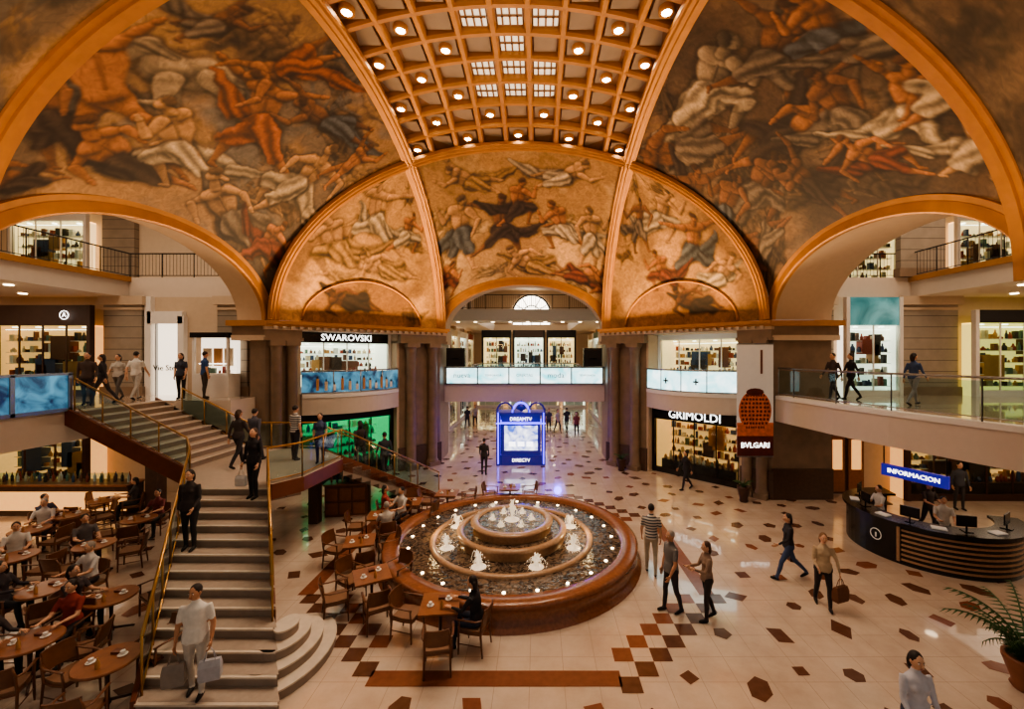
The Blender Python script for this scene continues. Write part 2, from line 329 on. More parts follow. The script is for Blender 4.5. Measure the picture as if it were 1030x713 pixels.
    for _ in range(nrand):
        T=TPL[rr.choice(names)]; rot=rr.uniform(-30,30); ca,sa=math.cos(rad_(rot)),math.sin(rad_(rot)); fl=rr.random()<.5; cu_,cw_=rr.uniform(.3,um-.3),rr.uniform(.3,wm-.3); u=rr.uniform(1.1,1.7)*scale; J={}
        for kk,(x,y) in T.items():
            x=-x if fl else x; J[kk]=np.array((cu_+(x*ca-y*sa)*u,cw_+(x*sa+y*ca)*u))
        base=bg[rr.choice([0,1,1,2])]; figure(J,u,tuple(min(255,v*1.15+8) for v in base),tuple(min(255,v*.92) for v in bg[rr.choice([0,2,3])]),fl,.5)
    for fg in figs:
        tp,cx,cy,sz,rot,flip,sk,dr=fg; sz*=scale
        T=TPL[tp]; ca,sa=math.cos(rad_(rot)),math.sin(rad_(rot)); J={}; dep=10
        for kk,(x,y) in T.items():
            x=-x if flip else x; X=x*ca-y*sa;Y=x*sa+y*ca
            J[kk],dd=conv(cx+X*sz,cy-Y*sz)
            if kk=='p': dep=dd
        figure(J,sz*dep/F*1.05,SK[sk],DR[dr],flip,.95,tp=='horse')
    A=col.reshape(shape[0],shape[1],3); B=A.copy()
    B[1:-1,1:-1]=(A[1:-1,1:-1]*2.5+A[:-2,1:-1]+A[2:,1:-1]+A[1:-1,:-2]+A[1:-1,2:])/6.5; col=B.reshape(-1,3)
    col=col*(.58+.8*fbm(U*.5+seed*2,W*.5,4))[:,None]*(.84+.32*fbm(U*9,W*9,3))[:,None]
    g=col.mean(1,keepdims=True); col=g+(col-g)*.9; col=col*np.array([[1.06,.96,.82]])
    return col
mural_mat,nt_,b_=newmat('fresco_paint')
_a=nt_.nodes.new('ShaderNodeAttribute'); _a.attribute_name='paint'; _tc=nt_.nodes.new('ShaderNodeTexCoord')
_n=nt_.nodes.new('ShaderNodeTexNoise'); _n.inputs['Scale'].default_value=5; _n.inputs['Detail'].default_value=8; _n.inputs['Distortion'].default_value=1.2; nt_.links.new(_tc.outputs['Object'],_n.inputs['Vector'])
_r=nt_.nodes.new('ShaderNodeMapRange'); _r.inputs['From Min'].default_value=.3;_r.inputs['From Max'].default_value=.7;_r.inputs['To Min'].default_value=.72;_r.inputs['To Max'].default_value=1.2
nt_.links.new(_n.outputs['Fac'],_r.inputs['Value'])
_m=nt_.nodes.new('ShaderNodeVectorMath'); _m.operation='SCALE'; nt_.links.new(_a.outputs['Color'],_m.inputs[0]); nt_.links.new(_r.outputs[0],_m.inputs['Scale'])
nt_.links.new(_m.outputs[0],b_.inputs['Base Color']); b_.inputs['Roughness'].default_value=.7
def panel(name,fn,nu,nv,wu,wv,bg,figs,seed,nrand=30,scale=1.25,lun=False):
    V=np.array([[fn(i/(nu-1),j/(nv-1)) for i in range(nu)] for j in range(nv)]).reshape(-1,3)
    uu,vv=np.meshgrid(np.linspace(0,1,nu),np.linspace(0,1,nv)); U=(uu*wu).ravel(); W=((1-vv)*wv).ravel()
    col=paint(V,U,W,bg,figs,seed,(nv,nu),nrand,scale)
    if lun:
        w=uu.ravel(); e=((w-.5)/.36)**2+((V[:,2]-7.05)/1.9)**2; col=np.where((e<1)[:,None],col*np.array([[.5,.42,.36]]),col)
    idx=np.arange(nu*nv).reshape(nv,nu); Fc=np.stack([idx[:-1,:-1],idx[:-1,1:],idx[1:,1:],idx[1:,:-1]],-1).reshape(-1,4)
    me=bpy.data.meshes.new(name); me.from_pydata(V.tolist(),[],Fc.tolist())
    at=me.color_attributes.new('paint','FLOAT_COLOR','POINT'); at.data.foreach_set('color',np.concatenate([np.clip(col,0,1),np.ones((len(col),1))],1).astype(np.float32).ravel())
    me.materials.append(mural_mat); me.polygons.foreach_set('use_smooth',[True]*len(Fc)); me.update()
    o=bpy.data.objects.new(name,me); bpy.context.scene.collection.objects.link(o); return o
def armfn(side): return lambda u,v: arm_pt(side,-C+2*C*u,v)
BGL=[(108,106,106),(156,126,92),(120,98,74),(80,74,70)]
BGR=[(86,70,58),(132,106,80),(104,90,76),(66,55,48)]
BGB=[(190,164,124),(208,176,128),(154,130,98),(148,116,76)]
BGC=[(190,154,106),(206,166,112),(142,114,82),(120,90,60)]
figsL=[('horse',200,82,100,12,True,'g','n'),('reach',108,95,112,14,False,'o','n'),('stand',48,118,74,15,False,'b','k'),('recline',128,165,92,-8,False,'o','k'),('crouch',184,150,84,0,True,'p','w'),
 ('reach',262,130,88,-15,False,'o','o'),('fly',292,68,74,35,True,'o','o'),('fly',330,125,64,-10,True,'b','b'),('recline',300,188,74,15,True,'p','w'),('recline',232,222,76,-35,False,'p','g'),('crouch',264,250,50,-20,False,'o','r'),('fly',350,168,46,20,False,'o','n'),('recline',22,185,60,20,False,'b','k'),('fly',215,25,60,0,False,'b','g')]
figsR=[('crouch',712,98,104,0,False,'g','w'),('recline',690,155,84,30,False,'b','g'),('reach',775,62,92,-20,True,'b','g'),('crouch',832,40,90,10,True,'o','b'),('fly',885,45,84,10,False,'b','g'),('recline',795,145,92,10,True,'o','k'),('stand',852,118,82,40,False,'b','g'),('reach',918,118,84,0,False,'o','w'),('recline',962,95,90,20,True,'o','w'),('crouch',985,150,72,0,False,'p','w'),
 ('crouch',760,195,74,-10,False,'b','g'),('fly',818,188,66,-20,True,'b','k'),('recline',885,165,66,0,False,'o','r'),('stand',728,215,60,-20,False,'b','b'),('reach',700,205,54,0,True,'b','k'),('crouch',945,28,70,0,True,'b','b'),('recline',768,248,50,60,False,'b','g')]
figsB=[('fly',475,183,50,0,True,'p','y'),('fly',566,178,52,0,False,'p','w'),('stand',463,236,60,0,False,'p','b'),('reach',503,232,56,0,True,'b','k'),('crouch',520,208,48,10,False,'o','k'),('recline',537,268,50,0,False,'p','y'),('crouch',565,230,50,0,True,'o','w'),('stand',594,240,48,0,True,'p','w'),('recline',585,280,44,-20,True,'o','r'),('crouch',448,284,36,0,False,'o','r')]
figsCL=[('reach',378,222,64,-10,False,'p','w'),('crouch',340,250,66,0,True,'p','y'),('recline',388,274,48,0,False,'p','y'),('crouch',408,238,40,0,False,'o','w'),('recline',352,307,44,0,False,'b','k')]
figsCR=[('crouch',662,222,54,0,False,'p','w'),('reach',696,252,56,0,True,'o','b'),('stand',643,228,42,0,False,'b','g'),('recline',722,280,44,20,True,'p','w'),('crouch',668,276,40,0,True,'o','r'),('recline',700,307,42,0,False,'b','k')]
panel('dome_mural',armfn('L'),370,290,8.6,7.5,BGL,figsL,2,22,1.25)
panel('dome_mural',armfn('R'),370,290,8.6,7.5,BGR,figsR,7,28,1.25)
panel('dome_mural',armfn('B'),270,220,8.6,7.5,BGB,figsB,11,8,1.1)
panel('dome_mural',armfn('F'),80,60,8.6,7.5,BGR,[],13,20)
for sx,sy,bg,fg,sd in ((-1,1,BGC,figsCL,4),(1,1,BGC,figsCR,5),(-1,-1,BGL,[],8),(1,-1,BGR,[],9)):
    n=190 if sy>0 else 130
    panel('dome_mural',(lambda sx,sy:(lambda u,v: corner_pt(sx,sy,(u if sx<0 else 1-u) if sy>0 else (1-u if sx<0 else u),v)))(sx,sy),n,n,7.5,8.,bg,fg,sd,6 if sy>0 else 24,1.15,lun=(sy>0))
ribprof=[(-.27,-.05),(-.27,.07),(-.2,.07),(-.17,.13),(-.06,.13),(-.04,.17),(.04,.17),(.06,.13),(.17,.13),(.2,.07),(.27,.07),(.27,-.05)]
cen=(0,CYD,5)
for k,(ax,off) in enumerate((('x',C),('x',-C),('y',C),('y',-C))):
    m=MB(); pts=[]
    for i in range(61):
        a=math.pi*i/60; s=S*math.cos(a); z=R(s)
        pts.append((s,yw(off),z) if ax=='x' else (off,yw(s),z))
    m.sweep(pts,(0,1,0) if ax=='x' else (1,0,0),ribprof,gold,cen)
    m.obj('trim_%d'%(k+1))
depth={'L':11.0,'R':12.2,'B':24-CYD,'F':11.}
for k,side in enumerate('LRBF'):
    m=MB(); ts=[-C*math.cos(math.pi*i/48) for i in range(49)]
    P=[[loc2w(side,s,t,za(t)) for t in ts] for s in (SB,SB+.5,depth[side]-.5,depth[side])]
    m.grid(P,cream)
    pth=[Vector(loc2w(side,SB-.02,t*1.02,Z0+(za(t)-Z0)*1.03)) for t in ts]
    lat=(Vector(loc2w(side,1,0,0))-Vector(loc2w(side,.01,0,0))).normalized()
    m.sweep(pth,lat,[(-.12,-.02),(-.16,.12),(-.02,.2),(.05,.12),(.05,-.02)],gold,None)
    m.sweep(pth,lat,[(-.1,-.3),(-.13,-.26),(-.13,-.02),(.02,.0),(.02,-.3)],gold,None)
    m.obj('trim_%d'%(k+5))
m=MB()
for sx in (-1,1):
    pts=[]
    for i in range(31):
        a=math.pi*i/30; w=.5+.36*math.cos(a); zz=Z0+.05+1.9*math.sin(a); v=1-math.asin((zz-Z0)/RH)/math.acos(C/S)
        p=Vector(corner_pt(sx,1,w,v)); p+=(Vector((0,CYD,p.z))-p).normalized()*.05; pts.append(p)
    m.loft(pts,.05,gold,n=6,ref=(0,0,1))
m.obj('trim_9')
# coffered ceiling
m=MB(); NC=9; cw=2*C/NC
def cz(x,y): return R(x)+R(y)-ZT
for i in range(1,NC):
    o=-C+cw*i
    for ax in 'xy':
        pts=[]
        for j in range(25):
            s=-C+2*C*j/24; pts.append((s,yw(o),cz(s,o)) if ax=='x' else (o,yw(s),cz(s,o)))
        m.sweep(pts,(0,1,0) if ax=='x' else (1,0,0),[(-.1,-.18),(-.1,-.02),(-.06,.05),(.06,.05),(.1,-.02),(.1,-.18)],gold,(0,CYD,8))
for i in range(NC):
    for j in range(NC):
        x0=-C+cw*i;y0=-C+cw*j; q=[(x,yw(y),cz(x,y)+.18) for x,y in ((x0,y0),(x0,y0+cw),(x0+cw,y0+cw),(x0+cw,y0))]
        g=(abs(i-4)<=1 and j in (2,3,5,6)) or (i==4 and j==4)
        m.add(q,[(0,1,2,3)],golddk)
        xc,yc=x0+cw/2,y0+cw/2; z=cz(xc,yc)+.15; Y=yw(yc)
        m.box((xc,Y,z-.03),(cw-.3,cw-.3,.04),coffer_p if not g else coffer_g)
        if (i+j)%2==0 and not g:
            m.lathe([(.19,0),(.19,-.12),(.13,-.14),(.12,-.06)],(xc,Y,z-.04),gold,14)
            m.lathe([(.001,-.02),(.115,-.02),(.115,0)],(xc,Y,z-.14),lampw,14)
        if g:
            for k in (-.2,0,.2): m.box((xc+k,Y,z-.06),(.05,cw-.3,.05),golddk)
            m.box((xc,Y,z-.06),(cw-.3,.05,.05),golddk)
m.obj('ceiling')
# ---------------------------------------------------------------- floor
m=MB(); m.bb(-27,27,-5,50,-.2,0,floorm)
def thin(pts,mat): m.add([(p[0],p[1],.004) for p in pts],[tuple(range(len(pts)))],mat)
def sq(x,y,w,h,mat): thin([(x-w/2,CYD+y-h/2),(x+w/2,CYD+y-h/2),(x+w/2,CYD+y+h/2),(x-w/2,CYD+y+h/2)],mat)
cs=.36
def onorm(x,y): return max(abs(x),abs(y),(abs(x)+abs(y))/1.45)
for i in range(-22,22):
    for j in range(-22,22):
        x=(i+.5)*cs;y=(j+.5)*cs; r=onorm(x,y)
        if (i+j)%2==0 and 3.98<r<5.0 and not (min(abs(x),abs(y))<2.3 and max(abs(x),abs(y))>3.9): sq(x,y,cs,cs,floorred if r<4.5 else floorbr)
for a in range(4):
    w,h=(4.4,.36) if a%2==0 else (.36,4.4); sx,sy=((0,-4.72),(4.72,0),(0,4.72),(-4.72,0))[a]; sq(sx,sy,w,h,floorred)
rg=random.Random(5); placed=[]
for _ in range(9000):
    x=rg.uniform(-13,13);y=rg.uniform(-8,32)
    if onorm(x,y)<5.3 and y<6: continue
    if y>10 and abs(x)>4.2: continue
    if any((x-a)**2+(y-b)**2<.8**2 for a,b in placed): continue
    placed.append((x,y)); k=rg.choice([4,4,5,6]); a0=rg.uniform(0,3); rr=rg.uniform(.14,.22); st=rg.choice([1,1.5]); rt=rg.uniform(0,3.1)
    P=[(rr*st*math.cos(a0+6.283*i/k),rr*math.sin(a0+6.283*i/k)) for i in range(k)]
    thin([(x+p*math.cos(rt)-q*math.sin(rt),CYD+y+p*math.sin(rt)+q*math.cos(rt)) for p,q in P],floorbr if rg.random()<.7 else floorred)
m.obj('floor')
# ---------------------------------------------------------------- fountain
m=MB(); m.T=Matrix.Translation((0,CYD,0))
m.ring([(3.62,0),(3.6,.05),(3.52,.1),(3.46,.4),(3.52,.44),(3.52,.5),(3.46,.54),(3.12,.54),(3.08,.5),(3.06,.1)],(0,0,0),terra,72)
m.lathe([(3.065,.38),(3.065,.42)],(0,0,0),water,64)
m.ring([(2.3,.4),(2.3,.46),(2.27,.49),(2.17,.49),(2.14,.46),(2.14,.4)],(0,0,0),terra2,64)
m.ring([(1.5,.4),(1.5,.6),(1.56,.63),(1.56,.7),(1.5,.73),(1.42,.73),(1.38,.7),(1.38,.6)],(0,0,0),terra2,56)
m.lathe([(1.39,.64),(1.39,.68)],(0,0,0),water,48)
m.ring([(1.12,.66),(1.12,.84),(1.17,.87),(1.17,.92),(1.1,.95),(.98,.95),(.94,.92),(.94,.8)],(0,0,0),terra2,48)
m.lathe([(.95,.87),(.95,.91)],(0,0,0),water,40)
for k in range(24):
    a=k*math.pi/12; m.lathe([(.04,.42),(.04,.44),(.001,.445)],(2.85*math.cos(a),2.85*math.sin(a),0),lampw2,8)
rg=random.Random(3)
def jet(x,y,z,h,r):
    for k in range(34):
        a=rg.uniform(0,6.28); hh=h*rg.uniform(.4,1.); sp=r*rg.uniform(.15,1.3); P=[]
        tm=rg.uniform(1.0,1.9)
        for i in range(6):
            t=i/5*tm; P.append((x+sp*t*.7*math.cos(a),y+sp*t*.7*math.sin(a),z+hh*max(0,t*2-t*t)))
        m.loft(P,[r*.12,r*.1,r*.08,r*.065,r*.045,.004],foam,5)
    for k in range(70):
        a=rg.uniform(0,6.28);q=r*rg.uniform(.2,2.1);zz=z+rg.uniform(0,h*1.05)*max(0,1-q/r/2.2); s_=rg.uniform(.006,.013); m.ell((x+q*math.cos(a),y+q*math.sin(a),zz+.01),(s_,s_,s_*1.3),foam,5,3)
    m.lathe([(r*1.5,0),(r*1.1,.02),(r*.6,.045),(r*.2,.1)],(x,y,z-.01),foam,14)
for k in range(8):
    a=k*math.pi/4+.39; jet(1.85*math.cos(a),1.85*math.sin(a),.42,.38,.15)
jet(0,0,.91,.62,.17)
for k in range(6):
    a=k*math.pi/3; jet(.55*math.cos(a),.55*math.sin(a),.91,.18,.06)
m.obj('fountain')
# ---------------------------------------------------------------- piers / chamfers
def column(m,x,y,z0,z1,r,mat=stone):
    h=z1-z0
    m.box((x,y,z0+.1),(r*2.5,r*2.5,.2),mat)
    m.lathe([(r*1.2,.2),(r*1.22,.26),(r*1.05,.32),(r,.4),(r*.96,h-.5),(r*1.05,h-.45),(r,h-.4),(r*1.15,h-.22),(r*1.25,h-.2)],(x,y,z0),mat,16)
    m.box((x,y,z1-.1),(r*2.6,r*2.6,.2),mat)
Lc=math.hypot(5.5,5.6)
def cham(side):
    P0=Vector((side*4.4,21.9));P1=Vector((side*9.9,16.3))
    o,e=(P0,(P1-P0).normalized()) if side>0 else (P1,(P0-P1).normalized())
    T=Matrix(((e.x,-e.y,0,o.x),(e.y,e.x,0,o.y),(0,0,1,0),(0,0,0,1)))
    return T,(lambda u:u) if side>0 else (lambda u:Lc-u)
for side,nm in ((-1,'left'),(1,'right')):
    T,cu=cham(side)
    m=MB(); m.T=T
    def ub(u0,u1,y0,y1,z0,z1,mat): 
        a,b=cu(u0),cu(u1); m.bb(min(a,b),max(a,b),y0,y1,z0,z1,mat)
    ub(0,2.3,0,2.0,0,6.6,stone); ub(6.7,Lc,0,1.,0,6.6,stone)
    ub(-.04,2.34,-.1,.0,0,1.1,stonedk); ub(6.66,Lc+.04,-.1,0,0,1.1,stonedk)
    for u in (.55,1.75): column(m,cu(u),-.16,0,6.2,.25)
    for u in (6.95,7.5): column(m,cu(u),-.14,0,6.2,.2)
    for a,b in ((-.2,2.4),(6.6,Lc+.1)):
        ub(a,b,-.4,1.2,6.2,6.32,stone); ub(a+.04,b-.04,-.34,1.2,6.32,6.64,stone)
    ub(-.2,Lc+.1,-.42,1.2,6.62,6.74,cream); ub(-.2,Lc+.1,-.62,1.2,6.82,6.96,gold); ub(-.15,Lc+.1,-.5,1.2,6.74,6.82,gold)
    for k in range(26): ub(.05+k*.3,.19+k*.3,-.56,-.2,6.66,6.76,cream)
    ub(2.3,6.7,2.6,2.7,0,6.9,cream)
    ub(2.28,2.4,0,2.6,0,6.6,cream); ub(6.6,6.72,0,2.6,0,6.6,cream)
    m.T=Matrix.Identity(4)
    x0,x1=(9.9,12.2) if side>0 else (-10.5,-9.9)
    m.bb(x0,x1,16.3,17.1,0,6.2,stone); m.bb(x0-.03,x1+.03,16.22,17.1,0,1.2,stonedk)
    xa,xb=(9.7,12.4) if side>0 else (-11.1,-9.7)
    m.bb(xa,xb,16.1,17.1,6.2,6.4,cream);m.bb(xa,xb,16.15,17.1,6.4,6.75,stone); m.bb(xa-.1,xb+.1,15.95,17.1,6.75,6.96,gold)
    m.bb(side*4.4,side*6.6,21.9,24,0,6.2,stone); m.bb(side*4.25,side*6.6,21.6,24.1,6.2,6.96,cream)
    m.obj('wall_%s_corner'%nm)
    m=MB(); m.bb(side*10.2,side*12.2,5.6,7.3,0,6.96,stone); m.bb(side*10.1,side*12.3,5.5,7.4,6.2,6.96,cream); m.obj('wall_front_%s'%nm)
    m=MB(); m.T=T; u0,u1=2.4,6.6; n=16
    def bow(i,d=0): 
        u=u0+(u1-u0)*i/n; q=2*i/n-1; return (cu(u),-(.15+.75*(1-q*q))-d)
    fr=[bow(i) for i in range(n+1)]; poly=fr+[(cu(u1),2.6),(cu(u0),2.6)]
    m.prism(poly,3.15,4.0,fascia)
    fr2=[bow(i,.04) for i in range(n+1)]; m.prism(fr2+[(cu(u1),0),(cu(u0),0)],3.86,4.02,white)
    for i in range(n):
        a,b=bow(i,-.04),bow(i+1,-.04); m.add([(a[0],a[1],4.08),(b[0],b[1],4.08),(b[0],b[1],4.92),(a[0],a[1],4.92)],[(0,1,2,3)],led if side>0 else led2)
        if i%4==0: m.loft([(a[0],a[1]-.01,4.02),(a[0],a[1]-.01,5.0)],.025,steel,6)
    for z in (4.05,4.97): m.loft([(p[0],p[1]+.04,z) for p in fr],.035,steel,6,ref=(0,0,1))
    if side<0:
        for k in range(12):
            q=bow(2+k*1.1,.0); q2=(q[0],q[1]+.02); hgt=.25+.25*(k%3)/2
            m.bb(q2[0]-.05,q2[0]+.05,q2[1]-.03,q2[1]+.02,4.15,4.15+hgt,goods[(5,2,4)[k%3]]); m.bb(q2[0]-.02,q2[0]+.02,q2[1]-.03,q2[1]+.02,4.15+hgt,4.25+hgt,goods[3])
    else:
        for k in (5.2,10.5):
            q=bow(k,.02); m.bb(q[0]-.12,q[0]+.12,q[1]-.01,q[1]+.01,4.45,4.52,goods[3]); m.bb(q[0]-.03,q[0]+.03,q[1]-.01,q[1]+.01,4.35,4.62,goods[3])
    m.obj('balcony')
def shelves(m,x0,x1,y,z0,z1,rows,seed=0,step=.12,hmax=.42,dep=.3):
    r=random.Random(seed)
    for k in range(rows):
        z=z0+(z1-z0)*k/rows; m.bb(x0,x1,y-dep,y,z-.02,z,white); x=x0+.05
        while x<x1-.12:
            w=r.uniform(.06,.2); h=r.uniform(.1,min(hmax,(z1-z0)/rows*.85)); g=r.choice(goods)
            if r.random()<.6: m.box((x+w/2,y-dep*.5,z+h/2),(w,dep*.5,h),g)
            else: m.lathe([(w*.5,0),(w*.55,h*.5),(w*.25,h*.75),(w*.2,h)],(x+w/2,y-dep*.5,z),g,6)
            x+=w+r.uniform(.02,step)
        m.bb(x0,x1,y-dep,y-dep+.02,z1-.02,z1,ledw) if k==0 else None
def shop(name,T,x0,x1,y,z0,z1,sign,signmat,glow,depth=1.3,seed=1,frame=black,signh=.5,lett=letters,counter=True):
    m=MB(); m.T=T; zs=z1-signh; r=random.Random(seed+9)
    m.bb(x0,x1,y,y+.12,zs,z1,signmat)
    m.bb(x0-.08,x0+.06,y-.04,y+.15,z0,z1,frame); m.bb(x1-.06,x1+.08,y-.04,y+.15,z0,z1,frame); m.bb(x0,x1,y,y+.1,z0,z0+.25,frame)
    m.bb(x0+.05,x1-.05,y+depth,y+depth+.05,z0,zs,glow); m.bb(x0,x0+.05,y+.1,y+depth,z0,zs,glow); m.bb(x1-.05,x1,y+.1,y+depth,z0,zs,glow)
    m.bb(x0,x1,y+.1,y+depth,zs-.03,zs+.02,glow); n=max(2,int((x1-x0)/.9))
    for k in range(n):
        xx=x0+(k+.5)*(x1-x0)/n; m.lathe([(.001,0),(.09,0),(.09,.03)],(xx,y+.6 if depth>.8 else y+.3,zs-.07),ledw,8)
        if k: m.bb(xx-(x1-x0)/n/2-.02,xx-(x1-x0)/n/2+.02,y+.02,y+.07,z0+.25,zs,frame)
    for k in range(4):
        w=(x1-x0)*r.uniform(.1,.22); xx=x0+.2+r.random()*(x1-x0-.4-w); zz=z0+.6+r.random()*max(.1,(zs-z0-1.7)); m.bb(xx,xx+w,y+depth-.33,y+depth,zz,zz+r.uniform(.5,1.),r.choice([wooddk,goods[4],goods[6],brownwall,goods[0],goods[1]]))
    m.add([(x0,y+.05,z0+.25),(x1,y+.05,z0+.25),(x1,y+.05,zs),(x0,y+.05,zs)],[(0,1,2,3)],glass)
    shelves(m,x0+.15,x1-.15,y+depth-.02,z0+.4,zs-.15,5,seed)
    if counter:
        m.bb(x0+.25,x1-.25,y+.3,y+.75,z0,z0+.6,frame); x=x0+.35
        while x<x1-.4:
            h=r.uniform(.15,.5); m.lathe([(.05,0),(.08,h*.3),(.06,h*.7),(.03,h)],(x,y+.5,z0+.6),r.choice(goods),7); x+=r.uniform(.14,.3)
    if sign: m.text(sign,signh*.6,((x0+x1)/2,y-.015,zs+signh/2),lett,width=min((x1-x0)*.72,signh*len(sign)*.55))
    return m.obj(name)
I4=Matrix.Identity(4)
TR,cr=cham(1); TL,cl=cham(-1)
shop('shoe_shop_front',TR,2.5,6.5,.35,0,3.1,'GRIMOLDI',black,shopglow2,1.6,4,signh=.55)
shop('jewellery_shop_front',TR,2.5,6.5,.9,4.02,6.6,'',white,shopglow,1.5,5,frame=white,signh=.25)
shop('clothing_shop_front',TL,Lc-6.5,Lc-2.5,.35,0,3.1,'',dark,green,1.6,6,signh=.4)
shop('crystal_shop_front',TL,Lc-6.5,Lc-2.5,.6,4.02,6.62,'SWAROVSKI',black,shopglow_white,1.6,7,frame=white,signh=.45)
# ---------------------------------------------------------------- side arms
def pilaster(m,x0,x1,y,z0,z1):
    m.bb(x0,x1,y-.25,y,z0,z1,stoneblk); m.bb(x0-.1,x1+.1,y-.33,y,z0,z0+.35,stone); m.bb(x0-.12,x1+.12,y-.36,y,z1-.35,z1,cream); m.bb(x0-.05,x1+.05,y-.3,y,z1-.55,z1-.45,cream)
m=MB(); m.bb(-27,-10.5,17.1,17.3,0,8.,cream); m.bb(-27,-10.5,20.4,20.6,8,14,creamlit)
pilaster(m,PX(108,17),PX(146,17),17.1,4,8.0); pilaster(m,-12.2,-11.,17.1,4,8.0); pilaster(m,PX(108,20.4),PX(140,20.4),20.4,8.8,13.5)
m.bb(PX(150,17)-.1,PX(150,17)+.15,16.9,17.1,4,8,white); m.bb(PX(183,17)-.1,PX(183,17)+.15,16.9,17.1,4,7.2,white); m.bb(PX(150,17),PX(183,17)+.1,16.9,17.1,6.9,7.4,white)
m.obj('wall_left')
m=MB(); m.bb(-27,-26.8,3,20.5,0,14,cream); m.bb(-27,-10.5,2.8,3,0,14,cream); m.obj('wall_left_end')
m=MB(); m.bb(12.2,27,17.1,17.3,0,8.,cream); m.bb(10.5,27,20.4,20.6,8,14,creamlit)
pilaster(m,PX(905,17),PX(960,17),17.1,4,8.0); pilaster(m,12.4,PX(836,17),17.1,4,8.0); pilaster(m,PX(905,17),PX(950,17),17.2,8.8,13.5)
m.obj('wall_right')
m=MB(); m.bb(26.8,27,3,20.5,0,14,cream); m.bb(10.5,27,2.8,3,0,14,cream); m.obj('wall_right_end')
m=MB(); m.bb(-27,-10.4,3,20.5,14,14.2,cream); m.bb(10.4,27,3,20.5,14,14.2,cream); m.obj('ceiling_gallery')
Rcurve=[(10.0,16.2),(10.1,15.4),(10.3,13.5),(10.65,11.8),(11.2,9.9),(11.8,8.2),(12.8,6.8),(14.2,5.6)]
m=MB(); m.prism([(27,17.1),(10.0,17.1)]+Rcurve+[(14.2,3),(27,3)],3.05,4.0,fascia,floorm)
m.prism([(x-.05,y) for x,y in Rcurve]+[(x+.3,y) for x,y in Rcurve[::-1]],3.92,4.06,white)
for (x,y) in [(13,15.5),(13,13),(15,15),(15,12.5),(17,15),(17,12),(19,15),(14.5,10)]: m.lathe([(.14,0),(.14,.02)],(x,y,3.02),lampw2,10)
m.obj('floor_gallery_right')
m=MB(); m.prism([(-27,3),(-13,3),(-13,12.2),(-13,15),(-10.3,15),(-10.3,17.1),(-27,17.1)],3.1,4.0,fascia,floorm)
for (x,y) in [(-14.5,15.5),(-14.5,13),(-16.5,15),(-16.5,12.5),(-18.5,15),(-18.5,12),(-14.5,10.5),(-16.5,10)]: m.lathe([(.14,0),(.14,.02)],(x,y,3.07),lampw2,10)
m.obj('floor_gallery_left')
for side,nm in ((-1,'left'),(1,'right')):
    m=MB(); a,b=sorted((side*16,side*27)); m.bb(a,b,3,20.4,8.0,8.8,fascia); a,b=sorted((side*10.6,side*16)); m.bb(a,b,17.1,20.4,8.0,8.8,fascia)
    for k in range(6): m.lathe([(.12,0),(.12,.02)],(side*(17.+(k%2)*2),6+k*2,7.97),lampw2,10)
    m.bb(side*15.9,side*16.02,3,17.1,8.62,8.82,gold); m.obj('floor_upper_%s'%nm)
def railing(name,pts,h=.98,sp=1.1,gl=glass,post=brass,r=.028,balusters=False,postr=.02):
    m=MB(); pts=[Vector(p) for p in pts]
    m.loft([p+Vector((0,0,h)) for p in pts],r,post,8,ref=(0,0,1))
    m.loft([p+Vector((0,0,.1)) for p in pts],r*.6,post,6,ref=(0,0,1))
    for a,b in zip(pts[:-1],pts[1:]):
        l=(b-a).length; n=max(1,round(l/sp))
        for k in range(n+1):
            p=a.lerp(b,k/n); m.loft([p,p+Vector((0,0,h))],postr,post,6)
        if gl: m.add([a+Vector((0,0,.12)),b+Vector((0,0,.12)),b+Vector((0,0,h-.08)),a+Vector((0,0,h-.08))],[(0,1,2,3)],gl)
        if balusters:
            nn=int(l/.14)
            for k in range(nn): 
                p=a.lerp(b,(k+.5)/nn); m.loft([p+Vector((0,0,.1)),p+Vector((0,0,h))],.009,post,4)
    return m.obj(name)
railing('glass_railing',[(x+.08,y,4.06) for x,y in Rcurve],1.05,1.4,post=steel,r=.03)
railing('iron_railing',[(-16.05,3.2,8.8),(-16.05,17.2,8.8),(-10.8,17.2,8.8)],1.,1.2,gl=None,post=iron,balusters=True)
railing('iron_railing',[(16.05,3.2,8.8),(16.05,17.2,8.8),(12.4,17.2,8.8)],1.,1.2,gl=None,post=iron,balusters=True)
m=MB()
for k in range(6):
    y1=12.15-k*1.35; y0=y1-1.25; m.bb(-13.02,-12.94,y0,y1,4.1,5.05,led2); m.bb(-13.05,-12.9,y1,y1+.1,4.0,5.1,steel)
m.bb(-13.06,-12.9,3.9,12.25,5.05,5.12,steel); m.bb(-13.06,-12.9,3.9,12.25,4.0,4.1,steel); m.obj('led_parapet')
Y1=16.75
shop('gallery_shop_front',I4,PX(12,17),PX(104,17),Y1-.3,4.0,7.6,'',brownwall,shopglow2,.55,11,frame=brownwall,signh=.8,counter=False)
m=MB(); xx=PX(62,16.3); m.loft([(xx+.17*math.cos(a*.524),16.38,7.2+.17*math.sin(a*.524)) for a in range(13)],.014,letters,5,ref=(0,1,0)); m.text('A',.22,(xx,16.38,7.2),letters); m.obj('wall_logo')
shop('boutique_front',I4,PX(841,17),PX(892,17),Y1-.4,4.0,7.9,'',teal,shopglow_white,.6,12,frame=white,signh=1.1,counter=False)
shop('handbag_shop_front',I4,PX(966,17),PX(1060,17),Y1-.4,4.0,7.4,'',dark,shopglow_yel,.6,13,frame=white,signh=.5,counter=False)
shop('market_shop_front',I4,PX(905,16.5),PX(1060,16.5),16.1,0,2.9,'',dark,shopglow2,.85,14,frame=wooddk,signh=.6)
